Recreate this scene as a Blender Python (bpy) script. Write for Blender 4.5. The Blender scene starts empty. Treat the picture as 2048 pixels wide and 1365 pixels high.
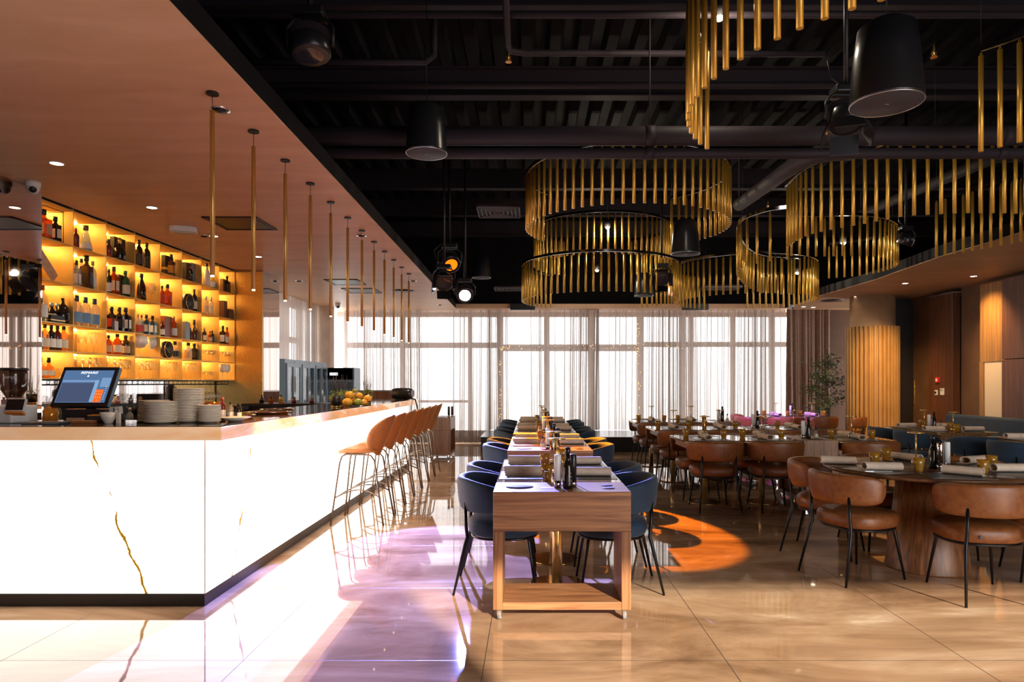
import bpy, bmesh, math, random
from mathutils import Vector, Matrix
R = math.radians
PI = math.pi
rnd = random.Random(7)
COL = bpy.context.scene.collection
CX, CY, F_, CH = 1062.0, 767.0, 1365.0, 1.38      # measured vanishing point, focal length (px), camera height


def at_height(px, py, z):
    d = (z - CH) * F_ / (CY - py)
    return ((px - CX) * d / F_, d)


# ------------------------------------------------------------------ materials
MATS = {}


def principled(name, color, rough=0.5, metal=0.0, **kw):
    if name in MATS:
        return MATS[name]
    m = bpy.data.materials.new(name)
    m.use_nodes = True
    b = m.node_tree.nodes['Principled BSDF']
    b.inputs['Base Color'].default_value = (*color, 1)
    b.inputs['Roughness'].default_value = rough
    b.inputs['Metallic'].default_value = metal
    for k, v in kw.items():
        key = {'trans': 'Transmission Weight', 'ior': 'IOR', 'sheen': 'Sheen Weight', 'coat': 'Coat Weight', 'spec': 'Specular IOR Level',
               'alpha': 'Alpha', 'emit': 'Emission Strength', 'ecol': 'Emission Color', 'coat_rough': 'Coat Roughness', 'sss': 'Subsurface Weight'}[k]
        b.inputs[key].default_value = (*v, 1) if k == 'ecol' else v
    MATS[name] = m
    return m


def nodes(m):
    return m.node_tree.nodes, m.node_tree.links, m.node_tree.nodes['Principled BSDF']


def ramp(N, stops):
    r = N.new('ShaderNodeValToRGB')
    el = r.color_ramp.elements
    while len(el) > len(stops):
        el.remove(el[-1])
    while len(el) < len(stops):
        el.new(0.5)
    for e, (p, c) in zip(el, stops):
        e.position = p
        e.color = (*c, 1)
    return r


def noisy(name, c1, c2, scale=(3, 3, 3), rough=0.5, metal=0.0, detail=6, bump=0.0, distort=0.0, mid=(0.35, 0.65), coords='Object', **kw):
    """principled material whose colour varies with stretched noise"""
    if name in MATS:
        return MATS[name]
    m = principled(name, c1, rough, metal, **kw)
    N, L, b = nodes(m)
    tc = N.new('ShaderNodeTexCoord')
    mp = N.new('ShaderNodeMapping')
    mp.inputs['Scale'].default_value = scale
    L.new(tc.outputs[coords], mp.inputs['Vector'])
    nz = N.new('ShaderNodeTexNoise')
    nz.inputs['Scale'].default_value = 1.0
    nz.inputs['Detail'].default_value = detail
    nz.inputs['Distortion'].default_value = distort
    L.new(mp.outputs[0], nz.inputs['Vector'])
    r = ramp(N, [(mid[0], c1), (mid[1], c2)])
    L.new(nz.outputs['Fac'], r.inputs[0])
    L.new(r.outputs[0], b.inputs['Base Color'])
    if bump:
        bp = N.new('ShaderNodeBump')
        bp.inputs['Strength'].default_value = bump
        bp.inputs['Distance'].default_value = 0.01
        L.new(nz.outputs['Fac'], bp.inputs['Height'])
        L.new(bp.outputs[0], b.inputs['Normal'])
    return m


def emission(name, color, strength):
    if name in MATS:
        return MATS[name]
    m = bpy.data.materials.new(name)
    m.use_nodes = True
    N, L = m.node_tree.nodes, m.node_tree.links
    N.clear()
    e = N.new('ShaderNodeEmission')
    e.inputs[0].default_value = (*color, 1)
    e.inputs[1].default_value = strength
    o = N.new('ShaderNodeOutputMaterial')
    L.new(e.outputs[0], o.inputs[0])
    MATS[name] = m
    return m


def wood(name, c_dark, c_light, axis='X', rough=0.38, s=1.0):
    long_, short = 1.6 * s, 42 * s
    sc = {'X': (long_, short, short), 'Y': (short, long_, short), 'Z': (short, short, long_)}[axis]
    return noisy(name, c_dark, c_light, scale=sc, rough=rough, detail=5, distort=1.2, mid=(0.3, 0.72), bump=0.05)


M_walnut_h = wood('walnut_horizontal_grain', (0.16, 0.062, 0.025), (0.46, 0.215, 0.09), 'X')
M_walnut_v = wood('walnut_vertical_grain', (0.15, 0.058, 0.022), (0.42, 0.19, 0.075), 'Z')
M_walnut_d = wood('walnut_lengthwise_grain', (0.17, 0.075, 0.035), (0.42, 0.22, 0.11), 'Y')
M_darkwood = wood('dark_walnut_panel', (0.065, 0.022, 0.010), (0.16, 0.062, 0.028), 'Z', 0.45, 0.7)
M_goldwood = wood('honey_walnut_panel', (0.22, 0.10, 0.03), (0.45, 0.24, 0.08), 'Z', 0.45, 0.7)
M_tabletop = noisy('dark_glossy_tabletop', (0.10, 0.045, 0.022), (0.17, 0.08, 0.04), scale=(2, 20, 20), rough=0.08)
M_roundtop = noisy('walnut_round_tabletop', (0.07, 0.03, 0.015), (0.15, 0.068, 0.032), scale=(2, 22, 22), rough=0.22)
M_brass = principled('polished_brass', (0.88, 0.58, 0.20), 0.22, 0.78)
M_rodgold = principled('satin_gold_rod', (0.80, 0.46, 0.07), 0.32, 0.55)
M_pendgold = principled('brushed_gold_pendant', (0.62, 0.34, 0.09), 0.32, 0.55)
M_brassdisc = principled('dark_brass_base', (0.50, 0.27, 0.09), 0.13, 0.9)
M_brasswall = noisy('brushed_brass_panel', (0.50, 0.31, 0.10), (0.62, 0.40, 0.14), scale=(40, 1.5, 60), rough=0.36, metal=0.75, detail=3)
M_brassback = noisy('amber_brass_cabinet', (0.62, 0.36, 0.09), (0.74, 0.46, 0.14), scale=(3, 3, 3), rough=0.42, metal=0.35, detail=3)
M_oliveback = principled('olive_bronze_panel', (0.25, 0.20, 0.12), 0.4, 0.6)
M_black = principled('matt_black_metal', (0.012, 0.011, 0.013), 0.4, 0.3)
M_legs = principled('black_powder_coated_steel', (0.010, 0.010, 0.012), 0.3, 0.5)
M_blackplastic = principled('black_plastic', (0.012, 0.012, 0.014), 0.28)
M_ceilblack = noisy('black_painted_ceiling', (0.004, 0.0032, 0.0045), (0.007, 0.0055, 0.0075), scale=(2, 2, 2), rough=0.7, spec=0.12)
M_pipe = principled('dark_painted_pipe', (0.028, 0.021, 0.026), 0.6, spec=0.2)
M_beam = principled('dark_painted_beam', (0.024, 0.018, 0.023), 0.6, spec=0.15)
M_rust = noisy('perforated_rust_tray', (0.02, 0.01, 0.01), (0.09, 0.035, 0.03), scale=(30, 8, 30), rough=0.7)
M_chrome = principled('chrome', (0.8, 0.8, 0.82), 0.08, 1.0)
M_steel = principled('brushed_steel', (0.5, 0.52, 0.55), 0.3, 0.9)
M_mirror = principled('smoked_mirror', (0.62, 0.52, 0.47), 0.015, 1.0)
M_splash = principled('clear_mirror', (0.85, 0.82, 0.8), 0.02, 1.0)
M_white = principled('white_enamel', (0.75, 0.75, 0.74), 0.35)
M_porc = principled('cream_porcelain', (0.72, 0.66, 0.58), 0.25)
M_napkin = noisy('beige_linen', (0.68, 0.52, 0.40), (0.78, 0.63, 0.50), scale=(12, 12, 12), rough=0.85)
M_napkinflap = noisy('light_linen', (0.70, 0.60, 0.50), (0.78, 0.68, 0.58), scale=(12, 12, 12), rough=0.85)
M_mat = principled('slate_placemat', (0.030, 0.036, 0.042), 0.32)
M_velvet = noisy('navy_velvet', (0.004, 0.020, 0.050), (0.008, 0.036, 0.082), scale=(7, 7, 7), rough=0.75, bump=0.05, sheen=0.12, detail=3)
M_leather = noisy('cognac_leather', (0.165, 0.050, 0.012), (0.23, 0.078, 0.020), scale=(30, 30, 30), rough=0.42, bump=0.04)
M_stoolleather = noisy('caramel_leather', (0.42, 0.135, 0.025), (0.50, 0.175, 0.038), scale=(10, 10, 10), rough=0.42)
M_bronze = principled('bronze_tube', (0.20, 0.155, 0.12), 0.3, 0.8)


def thin_glass(name, tint, gloss=0.10, body=None, body_mix=0.0, rough=0.02):
    """glass read as a tinted clear skin with a mirror-like sheen"""
    m = bpy.data.materials.new(name)
    m.use_nodes = True
    N, L = m.node_tree.nodes, m.node_tree.links
    N.clear()
    o = N.new('ShaderNodeOutputMaterial')
    tr = N.new('ShaderNodeBsdfTransparent')
    tr.inputs[0].default_value = (*tint, 1)
    gl = N.new('ShaderNodeBsdfGlossy')
    gl.inputs['Roughness'].default_value = rough
    fr = N.new('ShaderNodeLayerWeight')
    fr.inputs[0].default_value = 0.5
    pw = N.new('ShaderNodeMath')
    pw.operation = 'POWER'
    pw.inputs[1].default_value = 3.0
    L.new(fr.outputs['Facing'], pw.inputs[0])
    ad = N.new('ShaderNodeMath')
    ad.operation = 'MULTIPLY_ADD'
    ad.inputs[1].default_value = 0.45
    ad.inputs[2].default_value = gloss
    L.new(pw.outputs[0], ad.inputs[0])
    src = tr
    if body:
        df = N.new('ShaderNodeBsdfDiffuse')
        df.inputs[0].default_value = (*body, 1)
        m0 = N.new('ShaderNodeMixShader')
        m0.inputs[0].default_value = body_mix
        L.new(tr.outputs[0], m0.inputs[1])
        L.new(df.outputs[0], m0.inputs[2])
        src = m0
    mx = N.new('ShaderNodeMixShader')
    L.new(ad.outputs[0], mx.inputs[0])
    L.new(src.outputs[0], mx.inputs[1])
    L.new(gl.outputs[0], mx.inputs[2])
    L.new(mx.outputs[0], o.inputs[0])
    MATS[name] = m
    return m


M_clear = thin_glass('clear_glass', (0.97, 0.97, 0.97), 0.025)
M_caster = principled('clear_caster_plastic', (0.75, 0.75, 0.75), 0.1, 0.0, trans=0.8, ior=1.3)
M_frost = thin_glass('white_goblet_glass', (.9, .9, .92), .05, (.85, .85, .88), .55, .1)



def amber_glass():
    m = thin_glass('speckled_amber_glass', (1.0, 0.72, 0.22), 0.08, (0.95, 0.50, 0.05), 0.30, 0.08)
    N, L = m.node_tree.nodes, m.node_tree.links
    tr = next(n for n in N if n.type == 'BSDF_TRANSPARENT')
    tc = N.new('ShaderNodeTexCoord')
    v = N.new('ShaderNodeTexVoronoi')
    v.inputs['Scale'].default_value = 95
    L.new(tc.outputs['Object'], v.inputs['Vector'])
    r = ramp(N, [(0.30, (1.0, 0.76, 0.26)), (0.58, (0.30, 0.11, 0.01))])
    L.new(v.outputs['Distance'], r.inputs[0])
    L.new(r.outputs[0], tr.inputs[0])
    return m


M_amber = amber_glass()


def curtain_mat(name, col, thin, thick, tcol):
    """woven cloth: threads of cloth with gaps between; denser where the fold turns edge-on"""
    m = bpy.data.materials.new(name)
    m.use_nodes = True
    N, L = m.node_tree.nodes, m.node_tree.links
    N.clear()
    o = N.new('ShaderNodeOutputMaterial')
    tr = N.new('ShaderNodeBsdfTransparent')
    df = N.new('ShaderNodeBsdfDiffuse')
    tl = N.new('ShaderNodeBsdfTranslucent')
    df.inputs[0].default_value = (*col, 1)
    tl.inputs[0].default_value = (*tcol, 1)
    mx = N.new('ShaderNodeMixShader')
    mx.inputs[0].default_value = 0.55
    L.new(df.outputs[0], mx.inputs[1])
    L.new(tl.outputs[0], mx.inputs[2])
    lw = N.new('ShaderNodeLayerWeight')
    lw.inputs[0].default_value = 0.5
    mr = N.new('ShaderNodeMapRange')
    mr.inputs['From Min'].default_value = 0.02
    mr.inputs['From Max'].default_value = 0.42
    mr.inputs['To Min'].default_value = thin
    mr.inputs['To Max'].default_value = thick
    L.new(lw.outputs['Facing'], mr.inputs['Value'])
    m2 = N.new('ShaderNodeMixShader')
    L.new(mr.outputs[0], m2.inputs[0])
    L.new(tr.outputs[0], m2.inputs[1])
    L.new(mx.outputs[0], m2.inputs[2])
    L.new(m2.outputs[0], o.inputs[0])
    MATS[name] = m
    return m


M_sheer = curtain_mat('sheer_voile', (0.50, 0.42, 0.37), 0.78, 0.998, (0.21, 0.17, 0.15))
M_hem = curtain_mat('doubled_voile_hem', (0.42, 0.33, 0.27), 0.90, 0.99, (0.20, 0.14, 0.11))
M_drape = noisy('brown_drape_cloth', (0.20, 0.12, 0.085), (0.25, 0.155, 0.11), scale=(20, 20, 20), rough=0.9)


def floor_mat():
    m = principled('polished_marble_tiles', (0.5, 0.35, 0.22), 0.035, 0.0, spec=0.62)
    N, L, b = nodes(m)
    geo = N.new('ShaderNodeNewGeometry')
    mp = N.new('ShaderNodeMapping')
    mp.inputs['Scale'].default_value = (0.55, 1.35, 1)
    mp.inputs['Rotation'].default_value = (0, 0, R(24))
    L.new(geo.outputs['Position'], mp.inputs['Vector'])
    n1 = N.new('ShaderNodeTexNoise')
    n1.inputs['Scale'].default_value = 1.1
    n1.inputs['Detail'].default_value = 9
    n1.inputs['Roughness'].default_value = 0.62
    n1.inputs['Distortion'].default_value = 1.1
    L.new(mp.outputs[0], n1.inputs['Vector'])
    r1 = ramp(N, [(0.30, (0.20, 0.11, 0.06)), (0.43, (0.36, 0.215, 0.125)), (0.55, (0.52, 0.335, 0.205)), (0.62, (0.60, 0.42, 0.28)), (0.70, (0.80, 0.62, 0.46))])
    L.new(n1.outputs['Fac'], r1.inputs[0])
    # fine streaks
    mp2 = N.new('ShaderNodeMapping')
    mp2.inputs['Scale'].default_value = (2.2, 9, 1)
    mp2.inputs['Rotation'].default_value = (0, 0, R(32))
    L.new(geo.outputs['Position'], mp2.inputs['Vector'])
    n2 = N.new('ShaderNodeTexNoise')
    n2.inputs['Scale'].default_value = 1.0
    n2.inputs['Detail'].default_value = 6
    L.new(mp2.outputs[0], n2.inputs['Vector'])
    r2 = ramp(N, [(0.35, (0.86, 0.84, 0.82)), (0.65, (1.0, 1.0, 1.0))])
    L.new(n2.outputs['Fac'], r2.inputs[0])
    mul = N.new('ShaderNodeMixRGB')
    mul.blend_type = 'MULTIPLY'
    mul.inputs[0].default_value = 1
    L.new(r1.outputs[0], mul.inputs[1])
    L.new(r2.outputs[0], mul.inputs[2])
    # joints between 1.2 m tiles
    sep = N.new('ShaderNodeSeparateXYZ')
    L.new(geo.outputs['Position'], sep.inputs[0])
    outs = []
    for k, off in ((0, -0.235), (1, 3.39)):
        a = N.new('ShaderNodeMath'); a.operation = 'SUBTRACT'; a.inputs[1].default_value = off - 12.0 + 0.0022
        L.new(sep.outputs[k], a.inputs[0])
        md = N.new('ShaderNodeMath'); md.operation = 'MODULO'; md.inputs[1].default_value = 1.2
        L.new(a.outputs[0], md.inputs[0])
        lt = N.new('ShaderNodeMath'); lt.operation = 'LESS_THAN'; lt.inputs[1].default_value = 0.0045
        L.new(md.outputs[0], lt.inputs[0])
        outs.append(lt)
    mx = N.new('ShaderNodeMath'); mx.operation = 'MAXIMUM'
    L.new(outs[0].outputs[0], mx.inputs[0])
    L.new(outs[1].outputs[0], mx.inputs[1])
    fin = N.new('ShaderNodeMixRGB')
    fin.inputs[2].default_value = (0.05, 0.035, 0.025, 1)
    L.new(mx.outputs[0], fin.inputs[0])
    L.new(mul.outputs[0], fin.inputs[1])
    L.new(fin.outputs[0], b.inputs['Base Color'])
    rr = N.new('ShaderNodeMath'); rr.operation = 'MULTIPLY_ADD'; rr.inputs[1].default_value = 0.5; rr.inputs[2].default_value = 0.03
    L.new(mx.outputs[0], rr.inputs[0])
    L.new(rr.outputs[0], b.inputs['Roughness'])
    return m


M_floor = floor_mat()
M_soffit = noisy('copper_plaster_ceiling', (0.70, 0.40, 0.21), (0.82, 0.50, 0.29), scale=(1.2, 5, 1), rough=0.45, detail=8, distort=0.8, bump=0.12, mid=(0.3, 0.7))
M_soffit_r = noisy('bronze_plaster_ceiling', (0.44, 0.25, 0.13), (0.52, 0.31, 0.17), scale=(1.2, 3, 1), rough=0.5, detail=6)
M_bronzewall = noisy('brown_plaster_wall', (0.13, 0.065, 0.035), (0.17, 0.09, 0.05), scale=(2, 2, 2), rough=0.7)
M_beigewall = noisy('beige_plaster', (0.50, 0.36, 0.27), (0.58, 0.44, 0.33), scale=(5, 5, 5), rough=0.7)
M_slat = noisy('golden_fluted_wood', (0.36, 0.19, 0.055), (0.42, 0.235, 0.075), scale=(3, 3, 3), rough=0.5)
M_darkdoor = principled('black_stained_door', (0.012, 0.008, 0.007), 0.5)
M_frame = principled('grey_window_frame', (0.55, 0.54, 0.54), 0.5)


def onyx(name, axis, veins, base, vein, strength, seams=()):
    """backlit onyx: an even glow behind stone crossed by dark gold veins"""
    m = bpy.data.materials.new(name)
    m.use_nodes = True
    N, L = m.node_tree.nodes, m.node_tree.links
    b = N['Principled BSDF']
    b.inputs['Roughness'].default_value = 0.12
    geo = N.new('ShaderNodeNewGeometry')
    sep = N.new('ShaderNodeSeparateXYZ')
    L.new(geo.outputs['Position'], sep.inputs[0])
    nz = N.new('ShaderNodeTexNoise')
    nz.inputs['Scale'].default_value = 3.2
    nz.inputs['Detail'].default_value = 8
    nz.inputs['Roughness'].default_value = 0.6
    L.new(geo.outputs['Position'], nz.inputs['Vector'])
    nw = N.new('ShaderNodeTexNoise')
    nw.inputs['Scale'].default_value = 5.5
    nw.inputs['Detail'].default_value = 3
    L.new(geo.outputs['Position'], nw.inputs['Vector'])

    def math_(op, a, bb=None, c=None):
        n = N.new('ShaderNodeMath'); n.operation = op
        for i, q in enumerate((a, bb, c)):
            if q is None:
                continue
            if isinstance(q, (int, float)):
                n.inputs[i].default_value = q
            else:
                L.new(q, n.inputs[i])
        return n.outputs[0]
    total = None
    for (a0, slope, width, lo) in veins:                 # along = a0 + slope * (1.03 - z)
        zz = math_('SUBTRACT', 1.03, sep.outputs[2])
        line = math_('MULTIPLY_ADD', zz, slope, a0)
        wob = math_('MULTIPLY_ADD', nz.outputs['Fac'], 0.16, -0.08)
        dist = math_('ABSOLUTE', math_('ADD', math_('SUBTRACT', sep.outputs[axis], line), wob))
        wid = math_('MAXIMUM', math_('MULTIPLY_ADD', nw.outputs['Fac'], width * 7, -width * lo), 0.0001)
        v = math_('SUBTRACT', 1.0, math_('MINIMUM', math_('DIVIDE', dist, wid), 1.0))
        total = v if total is None else math_('MAXIMUM', total, v)
    r = ramp(N, [(0.0, base), (0.25, tuple(0.5 * (x + y) for x, y in zip(base, vein))), (0.6, vein), (1.0, tuple(0.25 * x for x in vein))])
    L.new(total, r.inputs[0])
    L.new(r.outputs[0], b.inputs['Emission Color'])
    L.new(r.outputs[0], b.inputs['Base Color'])
    st = math_('MULTIPLY_ADD', math_('MINIMUM', math_('MULTIPLY', total, 1.6), 1.0), -(strength - 0.45), strength)
    L.new(st, b.inputs['Emission Strength'])
    MATS[name] = m
    return m


M_onyx_front = onyx('backlit_onyx_front', 0, [(-2.71, 0.36, 0.009, 2.65), (-5.2, 0.3, 0.008, 2.8)], (1.0, 0.955, 0.87), (0.62, 0.34, 0.03), 3.0)
M_onyx_side = onyx('backlit_onyx_side', 1, [(4.93, -0.36, 0.011, 2.7), (7.9, 0.5, 0.010, 2.8), (9.9, -0.4, 0.010, 2.8)], (1.0, 0.955, 0.87), (0.62, 0.34, 0.03), 3.0)
M_slab = noisy('honey_onyx_edge', (0.78, 0.40, 0.15), (0.93, 0.70, 0.48), scale=(1.6, 2.2, 5), rough=0.06, detail=6, distort=1.5, emit=0.28, ecol=(1.0, 0.62, 0.33))  # weak emission stands in for the panels' glow falling on the edge
M_countertop = noisy('dark_bronze_stone_top', (0.035, 0.022, 0.016), (0.10, 0.06, 0.04), scale=(3, 3, 3), rough=0.06, detail=6)

# ------------------------------------------------------------------ mesh builder


class MB:
    def __init__(self):
        self.v, self.f, self.s = [], [], []

    def add(self, verts, faces, smooth=False):
        o = len(self.v)
        self.v += [tuple(p) for p in verts]
        self.f += [tuple(i + o for i in q) for q in faces]
        self.s += [smooth] * len(faces)
        return self

    def box(self, x0, x1, y0, y1, z0, z1, M=None):
        v = [Vector(p) for p in ((x0, y0, z0), (x1, y0, z0), (x1, y1, z0), (x0, y1, z0), (x0, y0, z1), (x1, y0, z1), (x1, y1, z1), (x0, y1, z1))]
        if M is not None:
            v = [M @ p for p in v]
        return self.add(v, [(0, 3, 2, 1), (4, 5, 6, 7), (0, 1, 5, 4), (1, 2, 6, 5), (2, 3, 7, 6), (3, 0, 4, 7)])

    def lathe(self, prof, n=24, c=(0, 0, 0), M=None, cap=True, smooth=True, a0=0.0, a1=2 * PI):
        """prof: list of (r, z)"""
        full = abs(a1 - a0 - 2 * PI) < 1e-6
        m = n if full else n + 1
        vs, fs = [], []
        for (r, z) in prof:
            for i in range(m):
                a = a0 + (a1 - a0) * i / n
                p = Vector((c[0] + r * math.cos(a), c[1] + r * math.sin(a), c[2] + z))
                vs.append(M @ p if M is not None else p)
        for k in range(len(prof) - 1):
            for i in range(n):
                j = (i + 1) % m
                fs.append((k * m + i, k * m + j, (k + 1) * m + j, (k + 1) * m + i))
        self.add(vs, fs, smooth)
        if cap and full:
            o = len(self.v) - len(vs)
            if prof[0][0] > 1e-5:
                self.f.append(tuple(o + i for i in reversed(range(m)))); self.s.append(False)
            if prof[-1][0] > 1e-5:
                self.f.append(tuple(o + (len(prof) - 1) * m + i for i in range(m))); self.s.append(False)
        return self

    def cyl(self, x, y, z0, z1, r, n=20, r2=None):
        return self.lathe([(r, z0), (r if r2 is None else r2, z1)], n, (x, y, 0))

    def tube(self, pts, r, n=8, closed=False, caps=True):
        pts = [Vector(p) for p in pts]
        m = len(pts)
        rr = r if isinstance(r, (list, tuple)) else [r] * m
        vs, fs = [], []
        up = None
        for k, p in enumerate(pts):
            if closed:
                t = (pts[(k + 1) % m] - pts[k - 1]).normalized()
            else:
                t = (pts[min(k + 1, m - 1)] - pts[max(k - 1, 0)]).normalized()
            if up is None:
                up = Vector((0, 0, 1)) if abs(t.z) < 0.9 else Vector((1, 0, 0))
            a = up.cross(t)
            if a.length < 1e-6:
                a = Vector((0, 1, 0)).cross(t)
            a.normalize()
            b = t.cross(a).normalized()
            up = b
            for i in range(n):
                q = 2 * PI * i / n
                vs.append(p + rr[k] * (math.cos(q) * a + math.sin(q) * b))
        for k in range(m if closed else m - 1):
            k2 = (k + 1) % m
            for i in range(n):
                j = (i + 1) % n
                fs.append((k * n + i, k * n + j, k2 * n + j, k2 * n + i))
        self.add(vs, fs, True)
        if caps and not closed:
            o = len(self.v) - len(vs)
            self.f.append(tuple(o + i for i in reversed(range(n)))); self.s.append(False)
            self.f.append(tuple(o + (m - 1) * n + i for i in range(n))); self.s.append(False)
        return self

    def prism(self, poly, z0, z1):
        """poly: ccw list of (x, y)"""
        n = len(poly)
        vs = [(x, y, z0) for x, y in poly] + [(x, y, z1) for x, y in poly]
        fs = [tuple(reversed(range(n))), tuple(range(n, 2 * n))]
        fs += [(i, (i + 1) % n, n + (i + 1) % n, n + i) for i in range(n)]
        return self.add(vs, fs)

    def ball(self, c, r, n=12, m=8, sz=1.0):
        prof = [(max(r * math.sin(PI * k / m), 1e-6), -r * sz * math.cos(PI * k / m)) for k in range(m + 1)]
        return self.lathe(prof, n, c, cap=False)

    def grid(self, rows, closed_u=False, smooth=True):
        """rows: list of equal-length lists of points"""
        m = len(rows[0])
        vs = [p for r_ in rows for p in r_]
        fs = []
        for k in range(len(rows) - 1):
            for i in range(m if closed_u else m - 1):
                j = (i + 1) % m
                fs.append((k * m + i, k * m + j, (k + 1) * m + j, (k + 1) * m + i))
        return self.add(vs, fs, smooth)

    def mesh(self, name, mat, bevel=0.0, seg=2, angle=40):
        me = bpy.data.meshes.new(name)
        me.from_pydata(self.v, [], self.f)
        me.polygons.foreach_set('use_smooth', self.s)
        if bevel:
            bm = bmesh.new()
            bm.from_mesh(me)
            es = [e for e in bm.edges if len(e.link_faces) == 2 and e.calc_face_angle(0) > R(35)]
            bmesh.ops.bevel(bm, geom=es, offset=bevel, segments=seg, affect='EDGES', profile=0.5, clamp_overlap=True)
            bm.to_mesh(me)
            bm.free()
        me.materials.append(mat)
        me.update()
        return me


def link(name, me, parent=None, loc=(0, 0, 0), rotz=0.0):
    o = bpy.data.objects.new(name, me)
    o.location = loc
    o.rotation_euler = (0, 0, rotz)
    if parent is not None:
        o.parent = parent
    COL.objects.link(o)
    return o


def part(name, mb, mat, parent=None, bevel=0.0, seg=2, label=None, loc=(0, 0, 0)):
    o = link(name, mb.mesh(name, mat, bevel, seg), parent, loc)
    if label:
        o['label'] = label
    return o


def thing(name, label, cat, loc=(0, 0, 0), rotz=0.0, group=None):
    o = bpy.data.objects.new(name, None)
    o.empty_display_size = 0.1
    o.location = loc
    o.rotation_euler = (0, 0, rotz)
    COL.objects.link(o)
    return tag(o, label, cat, group)


def tag(o, label, cat, group=None, kind=None):
    o['label'] = label
    o['category'] = cat
    if group:
        o['group'] = group
    if kind:
        o['kind'] = kind
    return o


def struct(name, mb, mat, bevel=0.0):
    o = part(name, mb, mat, None, bevel)
    o['kind'] = 'structure'
    return o


KIDS = {}


def dup(src, parent=None, top=True):
    c = src.copy()
    COL.objects.link(c)
    if parent is not None:
        c.parent = parent
    for ch in KIDS.setdefault(src.name, list(src.children)):
        dup(ch, c, False)
    return c


PROTO = {}


def place(key, maker, loc, rotz, label, group=None):
    """first use builds the thing, later uses copy it with its parts"""
    if key not in PROTO:
        o = maker()
        PROTO[key] = o
    else:
        o = dup(PROTO[key])
    o.location = loc
    o.rotation_euler = (0, 0, rotz)
    o['label'] = label
    if group:
        o['group'] = group
    elif 'group' in o:
        del o['group']
    return o


ORD = ['first', 'second', 'third', 'fourth', 'fifth', 'sixth', 'seventh', 'eighth', 'ninth', 'tenth', 'eleventh', 'twelfth',
       'thirteenth', 'fourteenth', 'fifteenth', 'sixteenth', 'seventeenth', 'eighteenth', 'nineteenth', 'twentieth',
       'twenty-first', 'twenty-second', 'twenty-third', 'twenty-fourth', 'twenty-fifth', 'twenty-sixth', 'twenty-seventh', 'twenty-eighth',
       'twenty-ninth', 'thirtieth', 'thirty-first', 'thirty-second', 'thirty-third', 'thirty-fourth', 'thirty-fifth', 'thirty-sixth']


def rrect(x0, x1, y0, y1, r, n=5):
    p = []
    for cx, cy, a in ((x1 - r, y1 - r, 0), (x0 + r, y1 - r, 90), (x0 + r, y0 + r, 180), (x1 - r, y0 + r, 270)):
        for k in range(n + 1):
            q = R(a + 90 * k / n)
            p.append((cx + r * math.cos(q), cy + r * math.sin(q)))
    return p


def text(name, body, size, parent, loc, rot, mat, extrude=0.0004, align='CENTER', shear=0.0, label=None, sx=1.0):
    cu = bpy.data.curves.new(name, 'FONT')
    cu.body = body
    cu.size = size
    cu.align_x = align
    cu.align_y = 'CENTER'
    cu.extrude = extrude
    cu.shear = shear
    cu.resolution_u = 2
    cu.materials.append(mat)
    o = bpy.data.objects.new(name, cu)
    COL.objects.link(o)
    o.parent = parent
    o.location = loc
    o.rotation_euler = rot
    o.scale = (sx, 1, 1)
    dg = bpy.context.evaluated_depsgraph_get()
    me = bpy.data.meshes.new_from_object(o.evaluated_get(dg))
    me.name = name
    bpy.data.objects.remove(o)
    m = bpy.data.objects.new(name, me)
    COL.objects.link(m)
    m.parent = parent
    m.location = loc
    m.rotation_euler = rot
    m.scale = (sx, 1, 1)
    if label:
        m['label'] = label
    return m

# ------------------------------------------------------------------ the setting
X_WALL_R = 7.5
Y_BACK = 15.6
SOF = 3.05
DECK = 4.95
X_SH = -4.37          # face of the bottle cabinet

struct('floor', MB().box(-5.2, 9.0, -1.75, 16.6, -0.1, 0), M_floor)
# left lowered ceiling (copper plaster slab)
sl = MB().prism([(-5.2, -1.75), (-1.54, -1.75), (-1.68, 15.2), (-1.68, 15.2), (-5.2, 15.2)], SOF, SOF + 0.12)
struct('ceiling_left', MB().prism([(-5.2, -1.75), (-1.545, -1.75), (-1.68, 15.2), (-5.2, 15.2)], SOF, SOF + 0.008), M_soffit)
struct('trim_1', MB().prism([(-5.2, -1.75), (-1.54, -1.75), (-1.675, 15.2), (-5.2, 15.2)], SOF + 0.008, SOF + 0.14), M_ceilblack)
struct('ceiling_back', MB().box(-5.2, 9.0, 15.2, 16.6, SOF, SOF + 0.1), M_soffit)
# right lowered ceiling with a gently waving lip
lip = [(5.42, -1.75), (5.42, 6.5), (5.42, 7.5), (5.43, 8.0), (5.40, 9.0), (5.47, 10.0), (5.55, 11.0), (5.54, 12.0), (5.50, 12.9), (5.58, 14.0), (5.66, 15.2)]
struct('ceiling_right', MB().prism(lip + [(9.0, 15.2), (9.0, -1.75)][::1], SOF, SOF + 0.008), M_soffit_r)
struct('trim_2', MB().prism([(x - 0.006, y) for x, y in lip] + [(9.0, 15.2), (9.0, -1.75)], SOF + 0.008, SOF + 0.15), M_ceilblack)
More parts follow.
